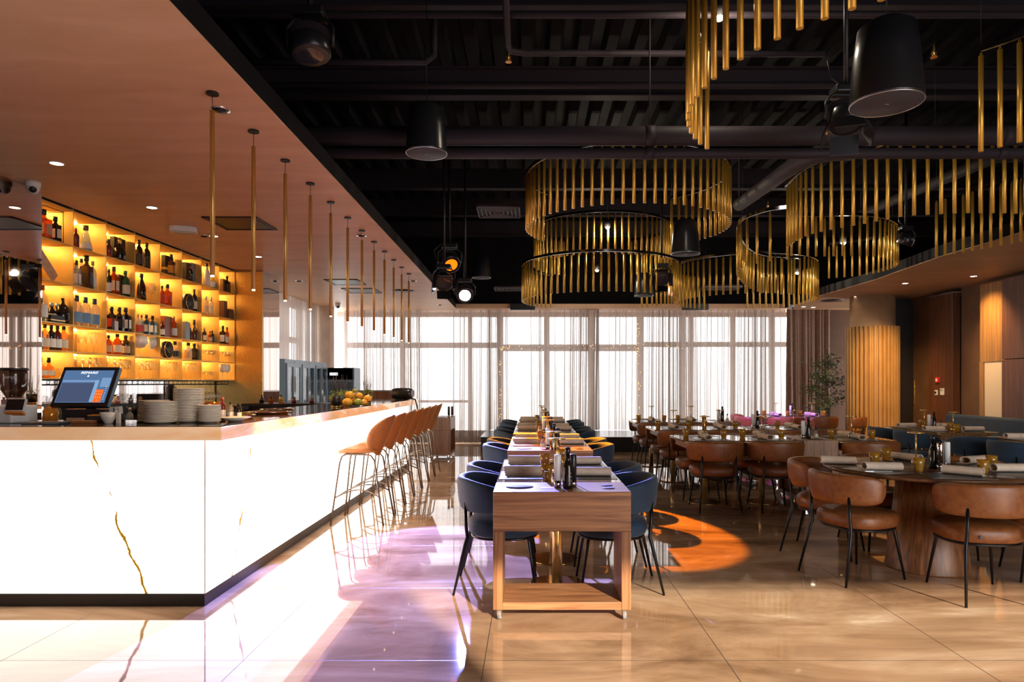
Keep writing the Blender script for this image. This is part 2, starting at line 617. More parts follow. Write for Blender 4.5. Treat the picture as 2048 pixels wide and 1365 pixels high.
# corrugated steel deck
mb = MB()
rows = [[], []]
x = -5.2
prof = []
while x < 9.0:
    prof += [(x, DECK), (x + 0.11, DECK), (x + 0.15, DECK + 0.1), (x + 0.26, DECK + 0.1)]
    x += 0.30
rows = [[(px, -1.75, pz) for px, pz in prof], [(px, 16.6, pz) for px, pz in prof]]
mb.grid(rows, smooth=False)
mb.box(-5.2, 9.0, -1.75, 16.6, DECK + 0.12, DECK + 0.2)
struct('ceiling', mb, M_ceilblack)
struct('wall_plenum_left', MB().box(-5.2, -5.1, -1.75, 16.6, SOF + 0.15, DECK + 0.1), M_ceilblack)
struct('wall_plenum_right', MB().box(8.9, 9.0, -1.75, 16.6, SOF + 0.25, DECK + 0.1), M_ceilblack)
struct('wall_plenum_back', MB().box(-5.2, 9.0, 15.9, 16.0, SOF + 0.1, DECK + 0.1), M_ceilblack)
struct('wall_plenum_rear', MB().box(-5.2, 9.0, -1.755, -1.75, SOF, DECK + 0.1), M_ceilblack)
# steel beams
for k in range(7):
    y = 5.70 + 1.76 * k - 1.76
    b = MB().box(-5.1, 8.9, y - 0.07, y + 0.07, 4.50, 4.515).box(-5.1, 8.9, y - 0.006, y + 0.006, 4.515, 4.80).box(-5.1, 8.9, y - 0.07, y + 0.07, 4.80, 4.815)
    o = part('steel_beam', b, M_beam)
    tag(o, f'dark steel ceiling beam, {ORD[k]} from the camera side', 'beam', 'steel beams under the dark ceiling', 'structure')

# walls
struct('wall_left', MB().box(-5.2, -5.1, -1.75, 10.8, 0, SOF), M_bronzewall)
struct('wall_rear', MB().box(-5.2, 2.1, -1.7, -1.6, 0, SOF).box(2.1, 7.5, -1.7, -1.6, 2.97, SOF), M_beigewall)  # unseen; opening assumed, its edge placed to limit sun on the floor
struct('wall_right', MB().box(7.5, 7.6, -1.75, 11.9, 0, SOF).box(7.5, 7.6, 12.7, 13.5, 0, SOF), M_bronzewall)
struct('wall_back_right', MB().box(6.55, 9.0, 15.52, 15.6, 0, SOF).box(7.6, 9.0, 11.9, 12.0, 0, SOF), M_bronzewall)

# brass return wall at the end of the bottle cabinet, mirror-faced column behind it
struct('wall_brass', MB().box(-4.78, -3.97, 10.08, 10.12, 0, SOF - 0.02), M_brasswall)
struct('column_mirror', MB().box(-4.75, -3.975, 10.12, 10.78, 0, SOF), M_mirror)
# left window side and corner pier
struct('wall_corner_pier', MB().box(-4.75, -4.34, 14.75, 15.05, 0, SOF), M_beigewall)
struct('wall_left_sill', MB().box(-5.0, -4.92, 10.7, 14.8, 0, 0.12), M_beigewall)


def window_frame(name, x0, x1, y, vs, hs, w=0.09, d=0.08, axis='x', z1=SOF):
    b = MB()
    for (p, ww) in vs:
        if axis == 'x':
            b.box(p - ww / 2, p + ww / 2, y, y + d, 0, z1)
        else:
            b.box(y - d, y, p - ww / 2, p + ww / 2, 0, z1)
    for (z, ww, a0, a1) in hs:
        if axis == 'x':
            b.box(a0, a1, y + 0.01, y + d - 0.01, z - ww / 2, z + ww / 2)
        else:
            b.box(y - d + 0.01, y - 0.01, a0, a1, z - ww / 2, z + ww / 2)
    return struct(name, b, M_frame)


YW = 16.15
s_ = lambda px: (px - CX) * YW / F_
window_frame('window_1', -4.6, 6.8, YW, [(s_(690), .10), (s_(806), .10), (s_(940), .10), (s_(1001), .13), (s_(1093), .12), (s_(1183), .16), (s_(1281), .16), (s_(1366), .12), (s_(1383), .09), (s_(1466), .12), (s_(1545), .12), (s_(1655), .1)],
             [(2.28, .13, -4.6, s_(998)), (2.22, .16, s_(998), s_(1281)), (2.30, .12, s_(1281), 6.9), (0.95, .06, -4.6, s_(940)), (3.0, .1, -4.6, 6.9), (0.06, .12, -4.6, 6.9)])
window_frame('window_2', 10.8, 14.8, -4.95, [(11.0, .08), (12.3, .1), (13.6, .1), (14.7, .08)], [(2.28, .12, 10.8, 14.8), (0.06, .12, 10.8, 14.8), (3.0, .1, 10.8, 14.8)], axis='y')
window_frame('window_3', 2.1, 7.5, -1.69, [(2.14, .08), (7.45, .1)], [(2.95, .05, 2.1, 7.5), (0.03, .06, 2.1, 7.5)])  # unseen frame around the assumed rear opening that lets the sun in
# pale outside ground so the daylight has something to stand on
og = struct('ground_outside', MB().box(-30, 30, 16.7, 60, -0.12, -0.1).box(-30, -5.3, -20, 16.7, -0.12, -0.1), principled('pale_paving', (0.6, 0.6, 0.6), 0.8))


def curtain(name, a0, a1, pos, z0, z1, n, amp, seed, mat, axis='x', wave=0.16, flare=None, label=None, hem=None):
    r = random.Random(seed)
    ph = [r.uniform(0, 6.28) for _ in range(6)]
    fr = [2 * PI / wave, 2 * PI / (wave * 0.61), 2 * PI / (wave * 2.7), 2 * PI / (wave * 0.37), 2 * PI / 1.3]
    am = [1.0, 0.55, 0.6, 0.38, 0.4]
    dens = lambda a: 0.75 + 0.5 * math.sin(a * 2.3 + ph[5]) + 0.35 * math.sin(a * 5.9 + ph[2])
    nz = 9
    rows = []
    for k in range(nz + 1):
        t = k / nz
        z = z0 + (z1 - z0) * t
        row = []
        for i in range(n + 1):
            u = i / n
            a = a0 + (a1 - a0) * u
            drift = (1 - t) * 0.05 * math.sin(a * 1.7 + ph[4])
            q = sum(w * math.sin(f * (a + drift) + p + 0.5 * math.sin(2.1 * a + 1.5 * t)) for w, f, p in zip(am, fr, ph))
            off = amp * q * (0.6 + 0.4 * (1 - t)) * max(dens(a), 0.12)
            row.append((a + drift * 0.5, pos + off, z) if axis == 'x' else (pos + off, a + drift * 0.5, z))
        rows.append(row)
    o = part(name, MB().grid(rows), mat)
    tag(o, label, 'curtain', 'sheer curtains over the windows')
    if hem:
        h = part('hem', MB().grid([[(p[0], p[1] - 0.004 if axis == 'x' else p[1], p[2]) for p in rows[0]],
                                   [tuple(q0 + (q1 - q0) * hem / ((z1 - z0) / nz) for q0, q1 in zip(a, b)) for a, b in zip(rows[0], rows[1])]]), M_hem, o)
        h['label'] = 'darker doubled hem'
    return o


curtain('sheer_curtain', -4.27, -0.95, 15.62, 0.02, SOF, 760, 0.035, 1, M_sheer, wave=0.13, hem=0.28, label='white sheer curtain behind the bar stools, reaching the floor')
curtain('sheer_curtain', -0.97, 1.55, 15.60, 0.31, SOF, 560, 0.035, 2, M_sheer, wave=0.12, label='white sheer curtain behind the row of blue chairs')
curtain('sheer_curtain', 1.53, 3.85, 15.64, 0.31, SOF, 520, 0.035, 3, M_sheer, wave=0.13, label='white sheer curtain behind the farthest brown chairs')
curtain('sheer_curtain', 3.83, 5.82, 15.60, 0.03, SOF, 440, 0.035, 4, M_sheer, wave=0.13, label='white sheer curtain beside the brown drape')
curtain('sheer_curtain', 10.9, 14.72, -4.62, 0.02, SOF, 700, 0.03, 5, M_sheer, axis='y', wave=0.15, label='white sheer curtain on the left above the glass fridges')
dr = curtain('brown_drape', 5.78, 6.78, 15.45, 0.02, SOF, 260, 0.04, 8, M_drape, wave=0.17, label='heavy brown drape between sheer curtain and leafy tree')
dr['group'] = 'opaque drapes'
# string of tiny amber lights on the curtains
M_fairy = emission('fairy_bulb_glow', (1.0, 0.42, 0.10), 3.5)


def fairy(pts, n, seed, label):
    r = random.Random(seed)
    wire = [Vector(p) for p in pts]
    b = MB()
    c = MB().tube(wire, 0.002, 4)
    tot = len(wire) - 1
    for i in range(n):
        t = r.uniform(0, tot)
        k = min(int(t), tot - 1)
        p = wire[k].lerp(wire[k + 1], t - k) + Vector((r.uniform(-.03, .03), r.uniform(-.02, 0), r.uniform(-.05, .05)))
        b.ball(p, 0.007, 6, 4)
    o = part('string_lights', c, M_bronze)
    tag(o, label, 'string lights', 'amber string lights')
    part('bulbs', b, M_fairy, o)


YF = 15.48
q_ = lambda px, py: ((px - CX) * YF / F_, YF, CH + (CY - py) * YF / F_)
fairy([q_(1000, 840), q_(1001, 760), q_(999, 700), q_(1010, 694)], 34, 1, 'string of amber lights hanging down the curtain left of the middle tables')
fairy([q_(1010, 694), q_(1090, 697), q_(1180, 695), q_(1280, 693), q_(1370, 696)], 40, 2, 'string of amber lights running along the window rail')
fairy([q_(1276, 830), q_(1280, 760), q_(1274, 700), q_(1276, 640)], 34, 3, 'string of amber lights hanging down the curtain behind the brown chairs')

# stage
st = part('stage_platform', MB().box(-1.0, 4.3, 13.65, 15.75, 0, 0.29), M_black)
tag(st, 'low black stage platform in front of the curtains', 'stage')
part('deck', MB().box(-1.02, 4.32, 13.63, 15.78, 0.29, 0.305), principled('grey_stage_deck', (0.10, 0.10, 0.11), 0.25), st, label='grey deck with a pale front edge')

# right side: column, doors, panels, banquette
col = thing('fluted_column', 'round golden fluted column with a plain upper band', 'column', (6.6, 13.2, 0))
pts = []
nfl = 36
for i in range(nfl):
    a = 2 * PI * i / nfl
    for da, r in ((-0.27, 0.435), (-0.24, 0.470), (-0.12, 0.478), (0.12, 0.478), (0.24, 0.470), (0.27, 0.435)):
        aa = a + da * 2 * PI / nfl * 1.25
        pts.append((r * math.cos(aa), r * math.sin(aa)))
part('fluted_cladding', MB().prism(pts, 0, 2.46), M_slat, col, label='vertical golden flutes')
part('shaft', MB().cyl(0, 0, 0, SOF, 0.40, 48), noisy('tan_plaster_shaft', (0.36, 0.22, 0.12), (0.42, 0.27, 0.16), (4, 4, 4), 0.6), col)
dd = thing('double_door', 'black double door with slim brass handles behind the column', 'door', (7.5, 13.42, 0))
part('leaf', MB().box(-0.55, 0.06, -0.03, 0.03, 0, 2.93), M_darkdoor, dd, 0.004)
part('leaf', MB().box(0.07, 0.68, -0.03, 0.03, 0, 2.93), M_darkdoor, dd, 0.004)
for sx in (0.0, 0.13):
    part('handle', MB().tube([(sx, -0.04, 0.95), (sx, -0.08, 0.97), (sx, -0.08, 1.43), (sx, -0.04, 1.45)], 0.009), M_brass, dd)
dd['kind'] = 'structure'
struct('wall_niche', MB().box(6.9, 9.0, 13.5, 13.6, 0, SOF).box(8.2, 8.3, 12.0, 13.5, 0, SOF), M_darkdoor)
pn = part('wall_panel', MB().box(7.36, 7.499, 11.92, 12.62, 0.0, 2.96), M_darkwood, bevel=0.004)
tag(pn, 'tall dark walnut panel carrying the red fire alarm', 'panel', kind='structure')
part('top_strip', MB().box(7.355, 7.5, 11.9, 12.62, 2.96, 2.985), M_steel, pn, label='pale metal top strip')
pn2 = part('wall_panel', MB().box(7.3, 7.499, 10.52, 11.1, 1.72, 2.98), M_goldwood, bevel=0.004)
tag(pn2, 'honey walnut panel above the white panel, lit from above', 'panel', kind='structure')
pn3 = part('wall_panel', MB().box(7.31, 7.499, 10.52, 11.0, 0.0, 1.72), principled('cream_panel', (0.80, 0.66, 0.52), 0.5), bevel=0.003)
tag(pn3, 'cream panel below the honey walnut panel', 'panel', kind='structure')
pn4 = part('wall_panel', MB().box(7.29, 7.499, 11.0, 11.1, 0.0, 1.72), M_goldwood, bevel=0.003)
tag(pn4, 'slim honey walnut upright left of the cream panel', 'panel', kind='structure')
pn5 = part('wall_panel', MB().box(7.24, 7.499, 6.0, 10.5, 0.0, 1.74), M_darkwood, bevel=0.004)
tag(pn5, 'dark walnut wall lining right of the cream panel, lower course', 'panel', kind='structure')
pn6 = part('wall_panel', MB().box(7.24, 7.499, 6.0, 10.5, 1.75, 2.98), M_darkwood, bevel=0.004)
tag(pn6, 'dark walnut wall lining right of the cream panel, upper course', 'panel', kind='structure')
# small devices on the walnut panel (x-facing)
al = thing('fire_alarm', 'small red fire alarm button box on the walnut panel', 'fire alarm', (7.36, 12.33, 1.44))
part('housing', MB().box(-0.035, 0, -0.045, 0.045, -0.05, 0.05), principled('alarm_red', (0.62, 0.02, 0.02), 0.35), al, 0.004)
part('window', MB().box(-0.038, -0.034, -0.025, 0.025, -0.028, 0.022), M_white, al, label='white call window')
th = thing('round_thermostat', 'white wall unit with a dark round dial, left of keypad', 'thermostat', (7.36, 12.38, 1.21))
part('housing', MB().box(-0.02, 0, -0.035, 0.035, -0.045, 0.045), M_white, th, 0.004)
part('dial', MB().lathe([(0.024, 0.0), (0.024, 0.006)], 20, M=Matrix.Translation((-0.02, 0, 0)) @ Matrix.Rotation(R(-90), 4, 'Y')), M_black, th)
kp = thing('keypad', 'square white keypad beside the round dial unit', 'keypad', (7.36, 12.2, 1.23))
part('housing', MB().box(-0.02, 0, -0.05, 0.05, -0.06, 0.06), M_white, kp, 0.004)
part('display', MB().box(-0.023, -0.019, -0.035, 0.035, 0.01, 0.045), principled('grey_display', (0.35, 0.36, 0.36), 0.3), kp)


def rail(b, pts, r):
    return b.tube(pts, r, 12)


# ducts and pipes
for (nm, y, z, r, lab) in (('air_duct', 5.75, 3.465, 0.079, 'thick dark pipe crossing the whole ceiling'),
                           ('air_duct', 5.80, 3.335, 0.046, 'thinner dark pipe just under the thick pipe')):
    b = MB().tube([(-5.1, y, z), (8.9, y, z)], r, 20)
    o = part(nm, b, M_pipe)
    tag(o, lab, 'pipe')
    for xx in (1.0, 4.0):
        part('clamp', MB().lathe([(r + 0.006, -0.04), (r + 0.006, 0.04)], 20, M=Matrix.Translation((xx, y, z)) @ Matrix.Rotation(R(90), 4, 'Y')), M_pipe, o)
    for xx in (-3.5, 1.0, 4.3, 7.5):
        part('hanger', MB().tube([(xx, y, z + r), (xx, y, 4.94 if r > .06 else 3.392)], 0.008, 6), M_pipe, o)
o = part('sprinkler_pipe', MB().tube([(-5.1, 5.55, 4.38), (8.9, 5.55, 4.38)], 0.03, 10), M_pipe)
tag(o, 'thin pipe beside the beam nearest the camera', 'pipe')
o = part('sprinkler_pipe', MB().tube([(-5.1, 7.05, 4.46), (8.9, 7.05, 4.46)], 0.035, 10), M_pipe)
tag(o, 'thin pipe running above the thick pipe', 'pipe')
x, y = -0.27, 4.1
o = part('sprinkler_pipe', MB().tube([(-0.17, 3.0, 4.30), (-0.2, 5.9, 4.30), (-0.17, 6.0, 4.30), (-0.05, 6.03, 4.30), (2.6, 6.05, 4.30)], 0.028, 10), M_pipe)
tag(o, 'thin elbowed pipe ending above the top centre', 'pipe')
o = part('sprinkler_pipe', MB().tube([(-2.6, 6.2, 4.30), (-0.95, 6.2, 4.30), (-0.88, 6.2, 4.36), (-0.88, 6.2, 4.97)], 0.028, 10), M_pipe)
tag(o, 'thin pipe with an upward elbow behind the big moving spotlight', 'pipe')
tr = part('cable_tray', MB().box(-5.1, 8.9, 8.15, 8.45, 4.2, 4.215).box(-5.1, 8.9, 8.15, 8.165, 4.2, 4.29).box(-5.1, 8.9, 8.435, 8.45, 4.2, 4.29), M_rust)
tag(tr, 'reddish perforated cable tray behind the thick pipe', 'cable tray')
for k, (p0, p1, lab) in enumerate(((((1625-CX)*6.0/F_, 6.0, CH+(CY-303)*6.0/F_), ((1478-CX)*8.3/F_, 8.3, CH+(CY-410)*8.3/F_), 'fat dark pipe slanting down between two rod chandeliers'),
                                   (((1990-CX)*8.9/F_, 8.9, CH+(CY-312)*8.9/F_), ((1722-CX)*11.2/F_, 11.2, CH+(CY-428)*11.2/F_), 'fat dark pipe slanting behind the right rod chandelier'))):
    v0, v1 = Vector(p0), Vector(p1)
    o = part('slanting_pipe', MB().tube([v0 + Vector((0.35, 0, 0.0)), v0 + Vector((0.08, 0.05, 0)), v0 + Vector((-0.05, 0.25, -0.03)), v1], 0.075, 14).tube([v1 + Vector((0, 0, .06)), (v1.x, v1.y, 4.93)], .008, 6), principled('grey_pipe', (0.04, 0.034, 0.037), 0.6, spec=.25))
    tag(o, lab, 'pipe')


def sprinkler():
    t = thing('ceiling_sprinkler', 'x', 'sprinkler')
    part('stem', MB().cyl(0, 0, -0.05, 0.06, 0.009, 8), M_brass, t)
    part('deflector', MB().cyl(0, 0, -0.058, -0.05, 0.03, 12).tube([(-0.018, 0, 0), (-0.02, 0, -0.03), (0, 0, -0.05), (0.02, 0, -0.03), (0.018, 0, 0)], 0.004, 6), principled('orange_brass', (0.9, 0.38, 0.08), 0.3, 0.7), t)
    return t


for (px, py, z, lab) in ((1017, 112, 4.42, 'small orange sprinkler head on the elbowed pipe'), (1868, 103, 4.42, 'small orange sprinkler head above the large round speaker'),
                         (1536, 410, 4.3, 'small orange sprinkler head beyond the slanting pipe'), (1017, 519, 4.3, 'small orange sprinkler head near the square ceiling vent')):
    x, y = at_height(px, py, z)
    place('sprinkler', sprinkler, (x, y, z), 0, lab)


def vent(w, l):
    t = thing('ceiling_vent', 'x', 'vent')
    b = MB()
    part('frame', MB().box(-w / 2, w / 2, -l / 2, l / 2, 0, 0.03), M_beam, t)
    for k in range(5):
        s = 1 - 0.19 * k
        h = w / 2 * s
        g = l / 2 * s
        b.box(-h, h, -g, -g + 0.012, -0.02, 0.0).box(-h, h, g - 0.012, g, -0.02, 0.0).box(-h, -h + 0.012, -g, g, -0.02, 0.0).box(h - 0.012, h, -g, g, -0.02, 0.0)
    part('grille', b, principled('grey_grille', (0.13, 0.12, 0.13), 0.5), t)
    return t


for (px, py, w, l, lab) in ((998, 424, 0.62, 0.62, 'square grey ceiling vent left of the large rod chandelier'), (1032, 578, 0.9, 0.5, 'grey ceiling vent beside the dazzling white spotlight'),
                            (1440, 576, 0.8, 0.5, 'grey ceiling vent seen through the far rod chandelier')):
    x, y = at_height(px, py, 3.9 if py < 500 else 3.35)
    o = place('vent%s' % w, lambda: vent(w, l), (x, y, 3.9 if py < 500 else 3.35), 0, lab, 'grey ceiling vents')

# pendants speakers


def speaker(r=0.18, h=0.42, off=0):
    t = thing('hanging_speaker', 'x', 'speaker')
    part('housing', MB().lathe([(r * 0.55, h), (r * 0.78, h - 0.03), (r * 0.90, h * 0.55), (r, 0.01), (r, 0)], 40), M_blackplastic, t)
    part('grille', MB().lathe([(0.0005, -0.006), (r * 0.93, -0.006), (r * 0.97, 0.0)], 40, cap=False), principled('speaker_grille', (0.05, 0.046, 0.052), 0.6, spec=.2), t, label='dark grey round front grille')
    part('rim', MB().tube([(r * 0.98 * math.cos(2 * PI * k / 40), r * 0.98 * math.sin(2 * PI * k / 40), -0.002) for k in range(40)], 0.004, 6, True), M_steel, t)
    part('badge', MB().box(-0.012, 0.012, -0.003, 0.003, -0.009, -0.006), M_chrome, t)
    part('suspension_wire', MB().tube([(0, 0, h), (0, 0, 1.52)], 0.0035, 5), M_legs, t)
    return t


for (px, py, z, lab) in ((853, 307, 3.18, 'black cone speaker hanging over the gangway, left of the rod chandeliers'), (1773, 207, 3.02, 'largest black cone speaker, hanging at the upper right'),
                         (1371, 508, 3.0, 'black cone speaker seen between the two middle chandeliers'), (963, 556, 3.38, 'black cone speaker beyond the orange spotlight'),
                         (1288, 592, 3.0, 'black cone speaker under the lowest middle chandelier')):
    x, y = at_height(px, py, z)
    o = place('speaker', speaker, (x, y, z), 0, lab, 'black cone speakers')
    o.scale = [{1773: 1.12, 853: .90}.get(px, 1.0)] * 3

# ---- pendants over the bar


def pendant():
    t = thing('rod_pendant', 'x', 'pendant light')
    part('canopy', MB().cyl(0, 0, -0.012, 0, 0.035, 20), M_black, t)
    part('cord', MB().cyl(0, 0, -0.105, -0.012, 0.0022, 6), M_black, t)
    part('rod', MB().cyl(0, 0, -1.05, -0.105, 0.0135, 18), M_pendgold, t)
    part('tip', MB().cyl(0, 0, -1.058, -1.05, 0.010, 14), emission('pendant_tip_glow', (1.0, 0.72, 0.42), 6.0), t)
    return t


PY_ = [186, 261.5, 320, 366, 404.5, 435, 461, 484, 502, 520, 534.5, 547]
for k in range(12):
    y = 3.92 + 0.59 * k
    place('pendant', pendant, (-1.83 - 0.003 * k, y, SOF), 0,
          f'slim gold rod pendant over the bar, {ORD[k]} from the camera', 'gold rod pendants over the bar')

# downlights
M_glow = emission('downlight_glow', (1.0, 0.86, 0.68), 9.0)


def downlight():
    t = thing('downlight', 'x', 'downlight')
    part('ring', MB().lathe([(0.045, -0.004), (0.055, -0.004), (0.055, 0.0)], 20, cap=False), M_white, t)
    part('lamp', MB().lathe([(0.0005, -0.003), (0.044, -0.003)], 20, cap=False), M_glow, t)
    return t


def chrome_spot():
    t = thing('adjustable_downlight', 'x', 'downlight')
    part('ring', MB().lathe([(0.04, -0.005), (0.058, -0.006), (0.058, 0.0)], 20, cap=False), M_chrome, t)
    part('lamp', MB().lathe([(0.0005, -0.02), (0.036, -0.012), (0.04, -0.002)], 16, cap=False), M_black, t)
    return t


DL = [(-3.6, 5.18, 'recessed downlight over the back of the bar, nearest the camera'), (-3.6, 6.48, 'recessed downlight over the back of the bar, second from the camera'),
      (-3.6, 7.74, 'recessed downlight over the back of the bar, third from the camera'), (-3.6, 9.0, 'recessed downlight over the back of the bar, near the brass wall'),
      (6.55, 8.3, 'downlight in the right lowered ceiling above the dining bench'), (6.9, 10.64, 'downlight in the right lowered ceiling before the honey walnut panel'),
      (6.25, 11.4, 'downlight in the right lowered ceiling before the column, right one'), (6.25, 13.1, 'downlight in the right lowered ceiling touching the column top'), (6.2, 15.0, 'downlight above the brown drape, right one'), (5.95, 14.9, 'downlight above the brown drape, left one')]
for (x, y, lab) in DL:
    place('downlight', downlight, (x, y, SOF), 0, lab, 'recessed downlights')
for (px, py, lab) in ((440, 219, 'chrome ringed spotlight beside the first rod pendant'), (723, 471, 'chrome ringed spotlight beside the seventh rod pendant'), (598, 562, 'chrome ringed spotlight above the left sheer curtain'),
                      (408, 472, 'small chrome sensor between the vents and bottle cabinet'), (826, 562, 'chrome ringed spotlight near the last rod pendant'), (880, 610, 'chrome ringed spotlight at the back edge of the copper ceiling')):
    x, y = at_height(px, py, SOF)
    place('cspot', chrome_spot, (x, y, SOF), 0, lab, 'chrome ringed ceiling spots')
for (x0, x1, y0, y1, lab) in ((-3.30, -2.75, 6.83, 7.40, 'black square ceiling vent nearest the camera above the bar'), (-3.33, -2.79, 10.95, 11.55, 'black square ceiling vent, middle one above the bar'), (-3.34, -2.75, 12.0, 12.6, 'black square ceiling vent farthest along the copper ceiling')):
    t = thing('square_ceiling_vent', lab, 'vent', ((x0 + x1) / 2, (y0 + y1) / 2, SOF), 0, 'black square vents')
    w, l = (x1 - x0) / 2, (y1 - y0) / 2
    part('frame', MB().box(-w, w, -l, -l + .03, -.012, 0).box(-w, w, l - .03, l, -.012, 0).box(-w, -w + .03, -l, l, -.012, 0).box(w - .03, w, -l, l, -.012, 0), M_black, t)
    part('plate', MB().box(-w + .045, w - .045, -l + .045, l - .045, -.008, 0), M_black, t)
for (px, py, r, lab) in ((806, 582, 0.2, 'flat round grille set in the copper ceiling'), (1664, 601, 0.21, 'flat round black grille set in the ceiling by the column')):
    x, y = at_height(px, py, SOF)
    o = part('round_ceiling_grille', MB().lathe([(0.0005, -0.01), (r, -0.01), (r, 0)], 36, cap=False), M_black, loc=(x, y, SOF))
    tag(o, lab, 'ceiling grille')
x, y = at_height(367, 455, SOF)
t = thing('emergency_light', 'white angular emergency light on the copper ceiling above the bottle cabinet', 'emergency light', (x, y, SOF), R(20))
part('housing', MB().prism([(-.13, -.06), (-.08, -.09), (.08, -.09), (.13, -.06), (.13, .06), (.08, .09), (-.08, .09), (-.13, .06)], -0.055, 0), M_white, t, 0.006)
part('lens', MB().prism([(-.10, -.045), (.10, -.045), (.10, .045), (-.10, .045)], -0.066, -0.055), principled('pale_lens', (0.55, 0.5, 0.48), 0.2), t)


def dome_camera():
    t = thing('dome_camera', 'x', 'security camera')
    part('base', MB().lathe([(0.055, 0), (0.055, -0.03), (0.05, -0.045)], 24), M_white, t)
    part('ball', MB().ball((0, 0, -0.055), 0.046, 20, 12), M_white, t)
    part('lens', MB().lathe([(0.0005, 0.012), (0.022, 0.008), (0.028, 0)], 20, M=Matrix.Translation((0.022, -0.032, -0.072)) @ Matrix.Rotation(R(125), 4, Vector((0.8, 0.55, 0)).normalized())), M_black, t, label='black glass lens')
    return t


place('camera', dome_camera, (-4.13, 5.66, SOF), 0, 'white dome security camera above the left end of the bottle cabinet')
place('camera', dome_camera, (-4.05, 14.3, SOF), 0, 'white dome security camera near the corner pier')
place('camera', dome_camera, (5.55, 14.55, SOF), 0, 'white dome security camera above the brown drape')

# ------------------------------------------------------------------ rod chandeliers


def catmull(pts, n=14):
    out = []
    P = [Vector(p) for p in pts]
    for i in range(len(P) - 1):
        p0, p1, p2, p3 = P[max(i - 1, 0)], P[i], P[i + 1], P[min(i + 2, len(P) - 1)]
        for k in range(n):
            t = k / n
            out.append(0.5 * ((2 * p1) + (-p0 + p2) * t + (2 * p0 - 5 * p1 + 4 * p2 - p3) * t * t + (-p0 + 3 * p1 - 3 * p2 + p3) * t ** 3))
    out.append(P[-1])
    return out


def resample(path, step):
    out = [path[0]]
    acc = 0.0
    for a, b in zip(path, path[1:]):
        L = (b - a).length
        while L > 0 and acc + L >= step:
            f = (step - acc) / L
            a = a + (b - a) * f
            out.append(a.copy())
            L = (b - a).length
            acc = 0.0
        acc += L
    return out


ROD = {}


def chandelier(label, arcs, zb, length, step, rod_r=0.019, hang=None):
    """arcs: list of plan polylines [(x, y), ...]; rods hang from a dark rail"""
    first = arcs[0][0]
    allp = [p for a in arcs for p in a]
    cx = sum(p[0] for p in allp) / len(allp)
    cy = sum(p[1] for p in allp) / len(allp)
    zr = zb + length + 0.035
    t = thing('rod_chandelier', label, 'chandelier', (cx, cy, zr), 0, 'gold rod chandeliers')
    key = (round(length, 3), rod_r)
    if key not in ROD:
        b = MB().cyl(0, 0, -length, 0, rod_r, 14)
        b.tube([(0.008 * math.cos(a), 0, 0.012 + 0.012 * math.sin(a)) for a in [2 * PI * k / 8 for k in range(8)]], 0.0025, 5, True)
        ROD[key] = b.mesh('rod', M_rodgold)
    for arc in arcs:
        path = catmull([(p[0] - cx, p[1] - cy, 0) for p in arc])
        n = len(path)
        # flat strip rail 35 mm tall, chromed
        inner, outer = [], []
        rows = [[], [], [], []]
        for i, p in enumerate(path):
            tg = (path[min(i + 1, n - 1)] - path[max(i - 1, 0)]).normalized()
            nn = Vector((-tg.y, tg.x, 0)) * 0.012
            for q, (s, z) in enumerate(((-1, 0), (1, 0), (1, 0.04), (-1, 0.04))):
                rows[q].append(p + nn * s + Vector((0, 0, z)))
        rows.append(rows[0])
        part('rail', MB().grid(rows, smooth=False), M_chromerail, t)
        for p in resample(path, step):
            link('rod', ROD[key], t, (p.x, p.y, -0.035))
        for k in range(0, n, max(n // 3, 1)):
            p = path[k]
            part('suspension_cable', MB().tube([(p.x, p.y, 0.04), (p.x, p.y, DECK - zr)], 0.002, 4), M_black, t)
    return t


M_chromerail = principled('blackened_chrome_rail', (0.25, 0.24, 0.25), 0.15, 1.0)


def ring(cx, cy, r, a0, a1, n=24, rx=None):
    """plan arc; angles in degrees measured from +y (away from the camera), clockwise towards +x"""
    rx = rx or r
    return [(cx + rx * math.sin(R(a0 + (a1 - a0) * k / n)), cy + r * math.cos(R(a0 + (a1 - a0) * k / n))) for k in range(n + 1)]


chandelier('nearest gold rod chandelier, cut off by the top of the picture', [ring(2.41, 4.29, 1.385, 48, 313, 30)], 3.152, 0.73, 0.126, 0.018)
chandelier('large gold rod chandelier in the middle, highest of the centre stack', [ring(1.30, 9.3, 1.36, 38, 309, 30)], 3.48, 0.67, 0.124)
chandelier('middle gold rod chandelier of the centre stack', [ring(1.30, 12.5, 1.24, 34, 329, 28)], 3.525, 0.645, 0.118, 0.018)
chandelier('lowest gold rod chandelier of the centre stack, above the curtains', [ring(1.25, 12.45, 1.406, 42, 325, 28)], 2.872, 0.605, 0.125, 0.018)


def pix(zb, pts):
    return [at_height(px, py, zb) for px, py in pts]


Z5 = 2.93
chandelier('large gold rod chandelier at right, crossing the slanting pipe',
           [pix(Z5, [(1873, 515), (1940, 503), (1991, 493), (2037, 485), (2080, 470), (2105, 450), (2090, 435), (2043, 428), (1960, 426), (1919, 427), (1870, 429), (1800, 434), (1732, 447), (1641, 464), (1600, 478), (1571, 497)])], Z5, 0.67, 0.112, 0.0165)
Z5b = 3.08
chandelier('short gold rod chandelier in front of the right ceiling lip',
           [pix(Z5b, [(1583, 512), (1640, 513), (1707, 512), (1750, 514), (1780, 519), (1796, 528), (1785, 537), (1750, 547), (1707, 553), (1658, 557)])], Z5b, 0.50, 0.115, 0.0155)
Z6 = 2.86
chandelier('gold rod chandelier between the centre stack and the right one',
           [pix(Z6, [(1575, 519), (1540, 522), (1510, 528), (1485, 536), (1475, 545), (1478, 556), (1492, 572), (1512, 582), (1540, 587), (1600, 590)])], Z6, 0.57, 0.20, 0.0155)
